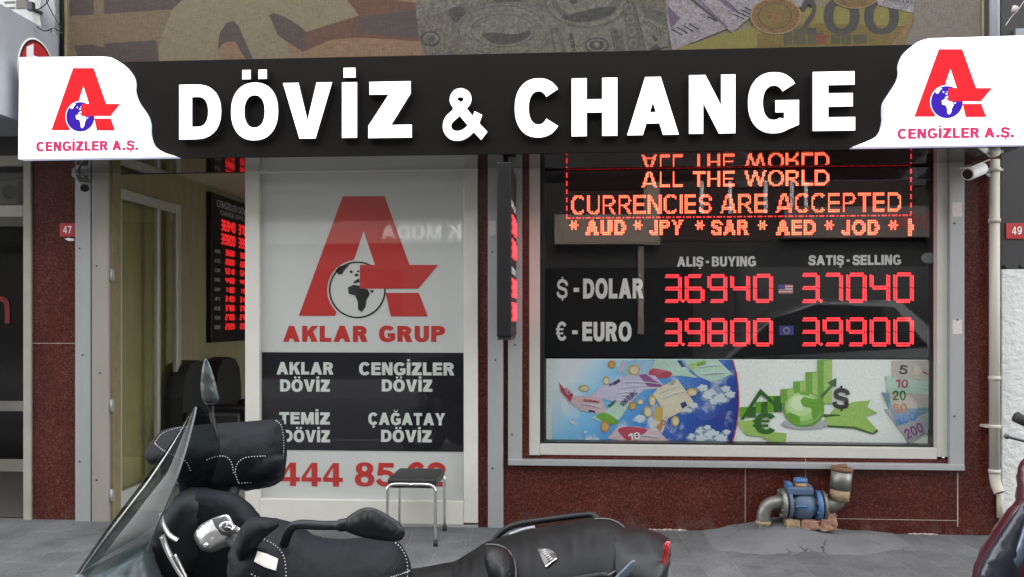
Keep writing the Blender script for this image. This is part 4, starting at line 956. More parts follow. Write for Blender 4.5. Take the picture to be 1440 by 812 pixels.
bp_(B1([(815, 62), (830, 52), (880, 70), (930, 100), (965, 130), (945, 205), (850, 140)]), 'b_shadow')
# banknotes
bp_(B2([(52, -90), (1410, -90), (1420, 300), (110, 310), (75, 210), (60, 100)]), 'b_grey')
bp_(B2([(52, -90), (430, -90), (410, 0), (60, 105)]), 'b_note')
bp_(B2([(230, 60), (260, 40), (310, 40), (325, 60), (290, 120), (250, 110)]), 'b_dark', True)
for cx, cy, k in ((520, 165, 1.0),):
    for j, (rx, ry, c) in enumerate(((250, 145, 'b_note'), (240, 136, 'b_mid'), (232, 130, 'b_note'), (205, 112, 'b_grey'), (196, 105, 'b_note'), (172, 90, 'b_mid'), (165, 84, 'b_note'), (148, 74, 'b_grey'), (140, 70, 'b_note'))): bp_(B2(circ(cx, cy, rx, ry, 48)), c)
bp_(B2([(410, 190), (470, 175), (580, 185), (660, 165), (655, 200), (560, 238), (470, 230)]), 'b_dark', True)
bp_(B2([(470, -5), (610, -8), (615, 8), (480, 12)]), 'b_dark')
bp_(B2(circ(135, 207, 54, 40, 30)), 'b_dark'); bp_(B2(circ(135, 207, 42, 30, 30)), 'b_note'); bp_(B2(circ(135, 207, 28, 20, 24)), 'b_mid'); bp_(B2(circ(140, 210, 14, 11, 16)), 'b_dark')
bp_(B2([(115, 300), (275, 240), (275, 300)]), 'b_mid'); bp_(B2([(130, 300), (268, 252), (268, 262), (160, 300)]), 'b_note')
bp_(B2([(740, 30), (1215, 10), (1280, 280), (770, 300), (735, 60)]), 'b_note')
bp_(B2(circ(965, 0, 228, 155, 50)), 'b_mid'); bp_(B2(circ(965, 0, 212, 140, 50)), 'b_note'); bp_(B2(circ(965, -6, 190, 124, 50)), 'b_mid'); bp_(B2(circ(955, -20, 150, 118, 40)), 'b_note')
bp_(B2([(830, 95), (880, 80), (950, 60), (1040, 40), (1120, 40), (1090, 80), (1000, 110), (920, 122)]), 'b_dark', True)
bp_(B2(circ(895, 12, 22, 14, 16)), 'b_dark')
bp_(B2([(770, 150), (825, 150), (860, 280), (790, 295)]), 'b_mid'); bp_(B2([(782, 182), (808, 182), (826, 225), (800, 232)]), 'b_note'); bp_(B2([(798, 235), (825, 232), (836, 275), (808, 280)]), 'b_note')
bp_(B2(circ(1020, 243, 65, 43, 34)), 'b_dark'); bp_(B2(circ(1020, 243, 54, 34, 34)), 'b_note'); bp_(B2(circ(1020, 243, 40, 26, 30)), 'b_dark'); bp_(B2(circ(1020, 240, 16, 15, 16)), 'b_note')
bp_(B2([(1160, 30), (1220, 22), (1285, 280), (1190, 282)]), 'b_mid')
for k in range(4): bp_(B2([(x + 8 * k, y + 62 * k) for x, y in circ(1190, 45, 24, 25, 18)]), 'b_note'); bp_(B2([(x + 8 * k, y + 62 * k) for x, y in circ(1190, 45, 12, 16, 14)]), 'b_mid')
bp_(B2([(1222, 22), (1410, 60), (1400, 250), (1285, 275)]), 'b_note')
bp_(B2([(1250, 30), (1400, 75), (1400, 150), (1340, 120), (1275, 100)]), 'b_mid')
bp_(B2([(1040, -60), (1390, -60), (1400, 60), (1240, 30)]), 'b_grey')
def bntext(s, x0, y0, w, h, ang, c, wt=.16, mapf=B2):
    bl[0] += 1; gl, width = layout(s, wt, .16); ca, sa = math.cos(R(ang)), math.sin(R(ang))
    for pos, neg in gl:
        f = lambda ls: [mapf([(x0 + p[0] / width * w * ca + p[1] * h * sa, y0 + p[0] / width * w * sa - p[1] * h * ca) for p in l]) for l in ls]
        flat(bm, f(pos), YBN - .0005, f(neg), th=.0004 + .0001 * bl[0], mi=BI[c])
bntext('4661917', 1275, 130, 115, 30, 38, 'b_dark'); bntext('19761', 870, 180, 95, 20, 78, 'b_dark')
for k in range(5): bp_(B2([(1090 + k * 14, 150 + 3 * k), (1094 + k * 14, 150 + 3 * k), (1122 + k * 12, 270), (1118 + k * 12, 270)]), 'b_mid')
bp_(B2([(1310, 200), (1320, 185), (1345, 215), (1330, 225)]), 'b_dark'); bp_(B2([(1300, 265), (1340, 235), (1360, 265)]), 'b_dark')
# lilac notes, yellow note and coins
bp_(B3([(110, 190), (430, 100), (440, 60), (1030, -20), (1020, 170), (200, 200)]), 'b_yellow')
bp_(B3([(95, -60), (640, -60), (420, 60), (345, 125), (325, 110), (120, 192), (100, 70)]), 'b_lilac')
bp_(B3([(100, 20), (150, 70), (115, 110), (104, 60)]), 'b_purple'); bp_(B3([(265, -20), (300, -20), (372, 45), (350, 45)]), 'b_purple'); bp_(B3([(160, -20), (180, -20), (290, 75), (284, 80)]), 'b_ink'); bp_(B3([(195, -20), (205, -20), (330, 105), (322, 112)]), 'b_purple')
for k in range(4): bp_(B3([(115 + 22 * k, 112 - 7 * k), (119 + 22 * k, 110 - 7 * k), (160 + 20 * k, 132 - 7 * k), (157 + 20 * k, 136 - 7 * k)]), 'b_line')
for k in range(4): bp_(B3([(342 + 16 * k, 55 - 8 * k), (346 + 16 * k, 53 - 8 * k), (392 + 14 * k, 72 - 8 * k), (389 + 14 * k, 75 - 8 * k)]), 'b_line')
bp_(B3([(250, 65), (255, 63), (290, 80), (288, 84)]), 'b_line'); bp_(B3([(600, 30), (700, -30), (680, -60), (420, -60), (520, 20)]), 'b_lilac')
bp_(B3([(440, 130), (620, 90), (1010, 100), (960, 178), (440, 178)]), 'b_yellow_deep')
for s, x, w_ in (('2', 600, 60), ('0', 686, 135), ('0', 838, 130)): bntext(s, x, 128, w_, 132, 1, 'b_ink', .2, B3)
for x0, x1, y0, y1 in ((538, 568, 115, 172), (575, 620, 112, 170), (628, 672, 126, 170), (715, 750, 132, 168), (755, 790, 132, 168), (800, 850, 134, 166)): bp_(B3([(x0, y0), (x1, y0 - 2), (x1, y1 - 2), (x0, y1)]), 'b_olive')
bp_(B3([(645, 140), (668, 136), (678, 110), (688, 134), (714, 134), (694, 150), (700, 170), (676, 160), (655, 170), (660, 152)]), 'b_redstar')
bp_(B3([(940, 170), (1025, 60), (1020, 90), (965, 175)]), 'b_orange'); bp_(B3([(880, -40), (1028, -40), (1025, 52), (890, 22)]), 'b_lilac')
bntext('EKT EKT EK', 1020, 6, 120, 11, 188, 'b_ink', .22, B3)
for cx, cy, rx, ry in ((508, 62, 96, 70), (805, -18, 90, 54)):
    bp_(B3(circ(cx, cy, rx, ry, 40)), 'b_coin_rim'); bp_(B3(circ(cx, cy, rx * .93, ry * .92, 40)), 'b_coin'); bp_(B3(circ(cx - 3, cy, rx * .66, ry * .70, 36)), 'b_shadow'); bp_(B3(circ(cx - 3, cy, rx * .62, ry * .66, 36)), 'b_yellow_deep'); bp_(B3([(cx - 30, cy - 14), (cx + 8, cy - 26), (cx + 26, cy + 2), (cx + 4, cy + 24), (cx - 26, cy + 16)]), 'b_coin', True)
bp_(B3([(1030, -60), (1275, -60), (1275, 175), (985, 180), (1022, 90)]), 'b_plain')
obj('print', bm, BN, bn)

# ------------------------------------------------------------------ small fixtures on the facade
def plate(name, px0, px1, py0, py1, Y, txt, tx, label):
    t = thing(name, label, 'number plate', (P((px0 + px1) / 2, py1, Y).x, Y, P((px0 + px1) / 2, py1, Y).z))
    bm = nb(); bxp(bm, px0, px1, py0, py1, Y, Y + .008, .001); obj('plate', bm, 'plate_red', t)
    bm = nb(); writep(bm, txt, *tx, Y - .0012, .2, gap=.14); obj('lettering', bm, 'white_paint', t); return t
p47 = plate('house_number_plate', 84, 105, 314, 333, -.010, '47', (89, 100.5, 318, 328.5), 'red plate numbered 47 on the granite pilaster')
bm = nb(); flat(bm, [[(91, 336), (97, 334.5), (99, 335.5), (104, 336), (104, 339), (96, 339)]], -.001, th=.002); tag(obj('paint_scrap', bm, 'white_paint'), 'torn white sticker scrap under the plate numbered 47', 'sticker')
p49 = plate('house_number_plate', 1415, 1441, 314, 336, .02, '49', (1423, 1437, 319, 330), 'red plate numbered 49 on the charcoal wall')
for x0, x1, y0, y1, Y, lb in ((1339.5, 1353, 285, 305, -.0365, 'upper pale paper sticker on the aluminium strip beside the display window'), (1340, 1353, 450, 470, -.0365, 'lower pale paper sticker on the aluminium strip beside the display window'), (687.5, 697, 311, 331, -.0365, 'pale paper sticker on the strip behind the projecting LED sign')):
    bm = nb(); bxp(bm, x0, x1, y0, y1, Y, Y + .001); tag(obj('sticker', bm, 'sticker'), lb, 'sticker')
def cctv(px, py, Y, dirv, s, mount, label, dark):
    c = P(px, py, Y); t = thing('security_camera', label, 'camera', mount)
    d = Vector(dirv).normalized(); a = c - d * .075 * s; b = c + d * .075 * s
    bm = nb(); tube(bm, [a, a + d * .01, b - d * .01, b], [.030 * s, .037 * s, .037 * s, .034 * s], 18); obj('body', bm, 'white_paint' if not dark else 'alu', t)
    bm = nb(); tube(bm, [b + d * .0005, b + d * .006], [.030 * s, .026 * s], 18); obj('lens', bm, 'black_plastic', t)
    bm = nb(); u = Vector((0, 0, 1)); k = c + u * .034 * s
    for sgn in (0,):
        M = Matrix.Translation(c + u * .041 * s) @ d.to_track_quat('X', 'Z').to_matrix().to_4x4()
        g = bmesh.ops.create_cube(bm, size=1, matrix=M @ Matrix.Diagonal((.175 * s, .078 * s, .005, 1)))
    obj('hood', bm, 'white_paint' if not dark else 'alu', t)
    bm = nb(); m = Vector(mount); e = c + u * .044 * s - d * .03
    tube(bm, [m, m.lerp(e, .5) + u * .005, e], .011 * s, 8); cyl(bm, m + Vector((0, 0, .0)), m + Vector((0, -.012, 0)), .028 * s, 14); obj('bracket', bm, 'alu', t)
cctv(117, 260, -.20, (.45, -.55, -.35), .95, P(107, 246, -.038), 'small dark-lensed security camera under the sign beside the open door', True)
cctv(1371, 241, -.18, (-.75, -.5, -.30), 1.15, P(1392, 243, -.07), 'white bullet security camera on the drainpipe below the sign end', False)
# drainpipe
dp = thing('drainpipe', 'cream downpipe with collars at the shopfront edge', 'drainpipe', (P(1398, 690, -.07).x, -.07, P(1398, 690, -.07).z))
YQ = -.07; c0 = P(1398.5, 660, YQ); X = c0.x; rp_ = (P(1405.5, 450, YQ).x - P(1391.5, 450, YQ).x) / 2
bm = nb(); cyl(bm, (X, YQ, P(1398, 662, YQ).z), (X, YQ, P(1398, 225, YQ).z), rp_, 24); obj('pipe', bm, 'pipe_cream', dp)
bm = nb(); cyl(bm, (X, YQ, P(1398, 206, YQ).z), (X, YQ, 4.6), rp_, 24); obj('upper_pipe', bm, 'pipe_grey', dp)
for y in (239, 311, 532, 600, 663):
    bm = nb(); z = P(1398, y, YQ).z; cyl(bm, (X, YQ, z - .014), (X, YQ, z + .014), rp_ * 1.16, 24)
    if y in (239, 600): box(bm, X - rp_ * 1.9, X + rp_ * 1.7, YQ - .004, YQ + .068, z - .008, z + .008)
    obj('collar', bm, 'pipe_cream', dp)
bm = nb(); zz = P(1398, 664, YQ).z; tube(bm, catmull([(X, YQ, zz), (X + .002, YQ - .01, zz - .07), (X + .012, YQ - .04, zz - .13)], 4), [rp_ * 1.05] * 9, 24, False); obj('spout', bm, 'pipe_cream', dp)
bm = nb(); cyl(bm, (X + .055, -.03, P(1400, 692, -.03).z), (X + .055, -.03, P(1400, 728, -.03).z), .02, 14); tag(obj('pipe_stub', bm, 'pipe_cream'), 'short cream pipe stub at the wall below the downpipe spout', 'pipe')

# ------------------------------------------------------------------ water meter and its concrete
mc = nb(); nx, ny = 46, 16
gv = [[None] * (ny + 1) for _ in range(nx + 1)]
xa, xb = P(985, 745, 0).x, P(1260, 745, 0).x
for i in range(nx + 1):
    for j in range(ny + 1):
        x = xa + (xb - xa) * i / nx; u = i / nx; y = -(.50 + .22 * noise.noise(Vector((x * 2.1, 3, 1))) + .05 * noise.noise(Vector((x * 11, 5, 1)))) * (1 - j / ny)
        hgt = .085 * math.exp(-((u - .42) / .22) ** 2) * (j / ny) ** .8 + .012 * noise.noise(Vector((x * 5, y * 5, 2)))
        ed = min(1, min(u, 1 - u) * 7) * min(1, (j / ny) * 4); gv[i][j] = mc.verts.new((x, y - .001, max(.004, .004 + max(0, hgt + .014) * ed) if ed > 0 else -.004))
for i in range(nx):
    for j in range(ny): mc.faces.new((gv[i][j], gv[i + 1][j], gv[i + 1][j + 1], gv[i][j + 1]))
struct('cement_patch', mc, 'cement', True)
CM = lambda x, y, Y=-.13: P(1020 + x / 5.075, 620 + y / 5.075, Y)
wmt = thing('water_meter', 'blue cast iron water meter between rusty grey elbows at the wall foot', 'water meter', (CM(545, 600).x, -.13, .03))
rr_ = (CM(320, 500).x - CM(222, 500).x) / 2
bm = nb(); tube(bm, catmull([CM(272, 640), CM(272, 560), CM(278, 510), CM(300, 468), CM(340, 445), CM(385, 440), CM(402, 440)], 5), rr_, 24); obj('elbow', bm, 'galv', wmt)
bm = nb(); q = CM(272, 592); cyl(bm, q, q + Vector((0, 0, .02)), rr_ * 1.12, 24); obj('collar', bm, 'foam', wmt)
def disc(x0, x1, cy, ry, mat, name='flange', par=None):
    bm = nb(); a, b = CM(x0, cy), CM(x1, cy); r = abs(CM(x0, cy - ry).z - a.z); cyl(bm, a, b, r, 30)
    return obj(name, bm, mat, wmt)
def bolts(x0, x1, cy, ry, par):
    for k in range(8):
        an = R(22.5 + 45 * k); a, b = CM(x0, cy), CM(x1, cy); r = abs(CM(x0, cy - ry).z - a.z) * .84
        o = Vector((0, math.cos(an) * r, math.sin(an) * r)); bm = nb(); cyl(bm, a + o, b + o, .009, 6); obj('bolt', bm, 'galv_dark', par)
f1 = disc(392, 422, 446, 104, 'galv'); disc(423, 436, 446, 98, 'black_rubber', 'gasket'); f2 = disc(437, 462, 448, 104, 'cast_blue')
f3 = disc(640, 672, 462, 106, 'cast_blue_light'); disc(673, 684, 462, 100, 'black_rubber', 'gasket'); f4 = disc(685, 706, 462, 106, 'galv_dark')
bolts(380, 472, 446, 104, f1); bolts(630, 718, 462, 106, f4)
bm = nb(); a, b = CM(462, 465), CM(640, 465); rb_ = abs(CM(550, 365).z - CM(550, 465).z)
tube(bm, [a, a.lerp(b, .15), a.lerp(b, .3), a.lerp(b, .7), a.lerp(b, .85), b], [rb_ * .72, rb_ * .8, rb_ * .98, rb_ * .98, rb_ * .8, rb_ * .72], 28); obj('body', bm, 'cast_blue', wmt)
bm = nb(); a, b = CM(446, 392, -.19), CM(633, 336, -.19); box(bm, a.x, b.x, -.19, -.07, a.z, b.z, .012); obj('upper_housing', bm, 'cast_blue', wmt)
bm = nb(); a, b = CM(440, 345, -.17), CM(482, 302, -.17); box(bm, a.x, b.x, -.17, -.09, a.z, b.z, .008); obj('lug', bm, 'cast_blue_light', wmt)
bm = nb(); a, b = CM(592, 345, -.17), CM(620, 318, -.17); box(bm, a.x, b.x, -.17, -.09, a.z, b.z, .006); obj('lug', bm, 'cast_blue', wmt)
bm = nb(); a, b = CM(537, 340), CM(537, 296); r = CM(590, 300).x - CM(537, 300).x; cyl(bm, a, b, r, 26); obj('neck', bm, 'brass', wmt)
bm = nb(); a, b = CM(537, 295.5), CM(537, 268); cyl(bm, a, b, r * .98, 26, r * .88); obj('cap', bm, 'cast_blue_light', wmt)
bm = nb(); writep(bm, 'DN', 1020 + 515 / 5.075, 1020 + 575 / 5.075, 620 + 460 / 5.075, 620 + 480 / 5.075, -.23, .18) if False else cyl(bm, CM(500, 470, -.225), CM(585, 470, -.225), .006, 8); obj('cast_rib', bm, 'cast_blue_light', wmt)
bm = nb(); rs_ = rr_ * 1.02; tube(bm, catmull([CM(700, 462), CM(740, 462), CM(785, 450), CM(812, 420), CM(815, 395)], 5), rs_, 24); obj('elbow', bm, 'galv_dark', wmt)
r3 = (CM(905, 260).x - CM(755, 260).x) / 2 * .98
bm = nb(); cyl(bm, CM(812, 420), CM(822, 330), r3 * .93, 26); obj('lower_sleeve', bm, 'foam', wmt)
bm = nb(); cyl(bm, CM(820, 345), CM(832, 210), r3, 26); obj('riser', bm, 'galv', wmt)
bm = nb(); cyl(bm, CM(831, 216), CM(834, 188), r3 * 1.05, 26); cyl(bm, CM(834, 188), CM(832, 172), r3 * .5, 12); obj('rusty_cap', bm, 'rust', wmt)
def rubble(x0, x1, y0, y1, m, seed, label):
    bm = nb(); a, b = CM(x0, y1, -.14), CM(x1, y0, -.14); box(bm, a.x, b.x, -.19, -.08, max(.055, a.z - .012), b.z)
    bmesh.ops.subdivide_edges(bm, edges=bm.edges[:], cuts=4, use_grid_fill=True)
    for v in bm.verts: v.co += Vector((noise.noise(v.co * 31 + Vector((seed, 0, 0))), noise.noise(v.co * 29 + Vector((0, seed, 0))), noise.noise(v.co * 33 + Vector((0, 0, seed))))) * .014
    tag(obj('brick_fragment', bm, m, None, False), label, 'brick')
rubble(425, 520, 552, 602, 'foam', 1, 'small yellowish brick chunk under the left flange of the water meter')
rubble(528, 655, 555, 606, 'terracotta', 5, 'longer tan brick chunk under the middle of the water meter')
rubble(665, 780, 515, 615, 'terracotta', 9, 'tallest broken brick chunk beside the lower right flange of the water meter')

bm = nb()
for x0_, n_, sd_ in ((914, 8, 1), (560, 5, 7), (1280, 6, 3)):
    for k in range(n_):
        q = P(x0_ + k * 7, 741, -.012); r_ = .010 + .012 * abs(noise.noise(Vector((k * 3.1, sd_, 0)))); ball(bm, (q.x, -.012, .004), r_, 1, (1.7, .7, .55), smooth=False)
for v in bm.verts: v.co += Vector((noise.noise(v.co * 60), 0, noise.noise(v.co * 70 + Vector((3, 0, 0))))) * .006
stuff(obj('mortar_crumbs', bm, 'grout'))
random.seed(11); bm = nb()
for k in range(160):
    x = random.uniform(-3.6, 3.0); y = -random.random() ** 1.6 * 1.5 - .02; r_ = random.uniform(.003, .008)
    ball(bm, (x, y, r_ * .3), r_, 1, (1.2, 1, .5), smooth=False)
stuff(obj('grit', bm, 'cement'))

# ------------------------------------------------------------------ stool
CS = lambda x, y, Y: P(520 + x / 3.27, 630 + y / 3.27, Y)
fz = lambda Y: 0
xs = [P(545.5, 690, -.50).x, P(611, 690, -.50).x]; yf, yb = -.50, -.12; zt_ = P(578, 673.5, -.50).z
stl = thing('stool', 'low square stool with black cushion and chrome tube legs before the shop panel', 'stool', ((xs[0] + xs[1]) / 2, -.31, 0))
bm = nb(); box(bm, xs[0] - .005, xs[1] + .008, yf, yb, zt_ - .062, zt_, .012); obj('seat', bm, 'vinyl_seat', stl)
for y in (yf - .004, yb + .004):
    zl = zt_ - .035
    for k, (xa_, xo) in enumerate(((xs[0] - .002, 1), (xs[1] + .004, -1))):
        dy = .012 if y < -.3 else -.012
        bm = nb(); xm = (xs[0] + xs[1]) / 2
        tube(bm, catmull([(xm + .001 * xo * -1, y, zl), (xa_ + xo * .06, y, zl), (xa_ + xo * .02, y, zl - .008), (xa_, y, zl - .035), (xa_, y, zl - .09), (xa_ - .004 * xo, y, .03)], 6), .0105, 12); lg = obj('leg', bm, 'chrome', stl)
        bm = nb(); cyl(bm, (xa_ - .004 * xo, y, 0), (xa_ - .004 * xo, y, .034), .0155, 14); obj('rubber_foot', bm, 'black_rubber', lg)

# ------------------------------------------------------------------ neighbouring premises
nl = thing('neighbour_shopfront', 'recessed dark glass shopfront with pale frames next to the granite pilaster', 'shopfront', (P(20, 740, .5).x, .5, 0))
bm = nb(); bxp(bm, 32.5, 43, 215, 748, -.02, .3, .003); obj('post', bm, 'frame_grey', nl)
YN = .12
bm = nb(); bxp(bm, -420, 32, 291, 307, YN, YN + .06, .003); bxp(bm, -420, 32, 222, 236, YN, YN + .06, .003); obj('transom_bar', bm, 'frame_grey', nl)
YN2 = 1.75
bm = nb()
for y0, y1 in ((563, 577), (644, 668.5)): bxp(bm, -420, 40, y0, y1, YN2, YN2 + .05, .003)
bxp(bm, -420, 60, 280, 320, YN2, YN2 + .05, .003)
dn = obj('door', bm, 'frame_grey', nl)
bm = nb(); bxp(bm, -420, 60, 318, 645, YN2 + .02, YN2 + .03); obj('pane', bm, 'dark_pane', dn)
bm = nb(); bxp(bm, -420, 32, 236, 291, YN + .02, YN + .03); obj('pane', bm, 'pane_clear', nl)
bm = nb(); x0 = P(-420, 450, 1).x; box(bm, x0, P(44, 450, 0).x, 1.9, 2.1, 0, 7); box(bm, x0, P(33, 450, -.02).x, .14, 1.9, P(20, 228, YN).z, P(20, 228, YN).z + .1); box(bm, P(43, 450, 0).x - .03, P(43, 450, 0).x + .02, .31, 1.9, 0, 3); box(bm, x0, P(60, 200, .0).x, .13, .3, 2.62, 7)
obj('recess_wall', bm, 'dark_wall', nl)
for a_, b_ in ((-16, -9.4), (-8.7, x0 - .01)):  # unseen walls added for the windscreen to mirror, split so sky streaks through
    bm = nb(); box(bm, a_, b_, .0, .4, 0, 6.5); wg = obj('added_reflection_wall', bm, 'opp_grey', nl)
    for k in range(3):
        bm = nb(); xm_ = a_ + (b_ - a_) * (k + .5) / 3; box(bm, xm_ - .35, xm_ + .35, -.02, -.003, .4, 2.6); obj('window', bm, 'car_glass', wg)  # panes of the added walls, there for the reflection only
bm = nb(); box(bm, x0, P(43, 450, 0).x - .031, .02, 1.72, .0045, .012); obj('recess_floor', bm, 'soil_floor', nl)
bm = nb(); Yk = YN2 + .015
flat(bm, [st([(-30, 455), (-30, 428), (-22, 420), (-12, 428), (-12, 455)], 8), st([(-12, 455), (-12, 428), (-3, 420), (8, 424), (10.5, 436), (10.5, 455)], 7)], Yk, th=.004); obj('lettering', bm, 'plate_red', nl)
acd = thing('mirrored_air_conditioner', 'pale fan unit set behind the transom glass in place of a mirrored one', 'air conditioner', (P(12, 285, YN + .3).x, YN + .3, P(12, 286, YN + .3).z))  # solid unit added behind the glass to stand for a reflection
bm = nb(); bxp(bm, -30, 24, 253, 287, YN + .2, YN + .45, .01); obj('case', bm, 'opp_grey', acd)
bm = nb(); flat(bm, [circ(13, 270, 10, 10.5, 28)], YN + .199, th=.004); obj('fan_grille', bm, 'black_plastic', acd)
# neighbour's projecting light box with an oval emblem
XN = PXp(86, 120, P(86, 120, 0).x).x
ns = thing('neighbour_sign', 'grey box sign with a red oval emblem behind the lit logo box', 'sign', (XN, -.5, PXp(86, 192, XN).z))
zn0, zn1 = PXp(86, 192, XN).z, PXp(86, 53, XN).z
bm = nb(); box(bm, XN - 1.6, XN, -1.1, -.02, zn0, zn1, .004)
obj('box', bm, 'pipe_grey', ns)
frN = (Vector((XN + .001, 0, 0)), Vector((0, 1, 0)), Vector((0, 0, 1)), Vector((1, 0, 0)))
def npx(l): return [(q.y, q.z) for q in (PXp(a, b, XN) for a, b in l)]
c1 = npx([(50, 105)])[0]; e0 = npx([(24, 100)])[0]; e1 = npx([(78, 110)])[0]; ry_ = abs(npx([(50, 54)])[0][1] - c1[1]); rx_ = abs(e1[0] - e0[0]) / 2; cy_ = (e0[0] + e1[0]) / 2
for nm, k, m, hh in (('emblem_rim', 1.0, 'white_paint', .003), ('emblem_ring', .95, 'maroon', .0045), ('emblem_field', .87, 'plate_red', .006)):
    bm = nb(); prism(bm, shape([circ(cy_, c1[1], rx_ * k, ry_ * k, 48)]), frN, hh); obj(nm, bm, m, ns)
bm = nb(); 
for l in ([(36, 66), (45.5, 62), (45.5, 140), (36, 140)], [(45.5, 78), (70, 88), (70, 100), (45.5, 92)]): prism(bm, shape([npx(l)]), frN, .008)
obj('lettering', bm, 'white_paint', ns)
# air conditioner and cables above it
YA = -.25
ac = thing('outdoor_unit', 'white outdoor air conditioner on the upper wall over the neighbour sign', 'air conditioner', (P(20, 45, YA).x, YA, P(20, 46, YA).z))
bm = nb(); bxp(bm, -90, 47, -60, 44, YA, YA + .3, .01); obj('case', bm, 'white_wall', ac)
bm = nb()
for k in range(9): bxp(bm, 6, 21, -30 + k * 8, -27 + k * 8, YA - .003, YA - .001)
bxp(bm, 22.5, 40, -2, 12, YA - .006, YA - .001, .001); obj('panel', bm, 'opp_grey', ac)
sdh = thing('satellite_dish', 'weathered pale dish mounted beside the outdoor air conditioner', 'dish', P(60, 35, -.1))
bm = nb(); c = P(58, 16, -.18); 
for i in range(1): 
    ringv = []
    for k in range(7):
        a = k / 6 * .95; ringv.append([c + Vector((math.sin(a) * .17 * math.cos(2 * math.pi * j / 24) * .55, -.10 * math.cos(a) + .10 * 1, math.sin(a) * .17 * math.sin(2 * math.pi * j / 24) * 1.1)) for j in range(24)])
    vv = [[bm.verts.new(p) for p in rg] for rg in ringv[1:]]
    cc = bm.verts.new(c); 
    for j in range(24): bm.faces.new((cc, vv[0][j], vv[0][(j + 1) % 24]))
    for k in range(5):
        for j in range(24): bm.faces.new((vv[k][j], vv[k][(j + 1) % 24], vv[k + 1][(j + 1) % 24], vv[k + 1][j]))
obj('reflector', bm, 'pipe_grey', sdh, True)
bm = nb(); cyl(bm, c + Vector((0, .12, 0)), c + Vector((0, -.1, -.02)), .012, 10); box(bm, c.x - .02, c.x + .02, c.y - .13, c.y - .09, c.z - .04, c.z + .02, .005); cyl(bm, c + Vector((0, .1, -.3)), c + Vector((0, .1, .02)), .014, 10); obj('arm', bm, 'metal_dark', sdh)
bm = nb()
for pts in ([(36, -5), (40, 8), (52, 14), (66, 4), (70, -6)], [(62, -6), (70, 12), (80, 30), (86, 40)], [(52, 38), (64, 44), (76, 40), (88, 48)]):
    tube(bm, catmull([P(a, b, -.3) for a, b in pts], 6), .004, 6)
tag(obj('cable', bm, 'black_rubber'), 'dark loose cables hanging around the pale dish', 'cable')
# right-hand neighbour
nr = thing('neighbour_building', 'charcoal wall with a white rendered base at the far end of the shopfront', 'building', (P(1425, 740, .03).x, .03, 0))
bm = nb(); xr0 = P(1408, 450, .03).x; box(bm, xr0, xr0 + 4, .03, .4, 0, 7); obj('wall', bm, 'dark_wall', nr)
bm = nb(); zz1 = P(1424, 379, -.03).z; box(bm, P(1408.5, 450, -.03).x, xr0 + 4, -.03, .028, 0, zz1, .006); obj('rendered_base', bm, 'white_wall', nr)
for x in (1413, 1436):
    bm = nb(); q = P(x, 378, -.02); cyl(bm, q, q + Vector((0, 0, .022)), .016, 10); obj('bracket', bm, 'black_plastic', nr)
bm = nb(); tube(bm, catmull([P(1445, -6, -.2), P(1432, 14, -.2), P(1424, 22, -.2), P(1414, 36, -.2)], 6), .003, 6); tube(bm, [P(1424, 18, -.2), P(1428, 10, -.2)], [.012, .02], 10); tag(obj('cable', bm, 'pipe_cream'), 'thin pale cable with a small bulb holder above the lit sign end', 'cable')
bm = nb(); bxp(bm, 1428, 1444, 40, 57, .0, .03, .004); tag(obj('junction_box', bm, 'pipe_grey'), 'small grey junction box on the charcoal wall above the lit sign', 'junction box')

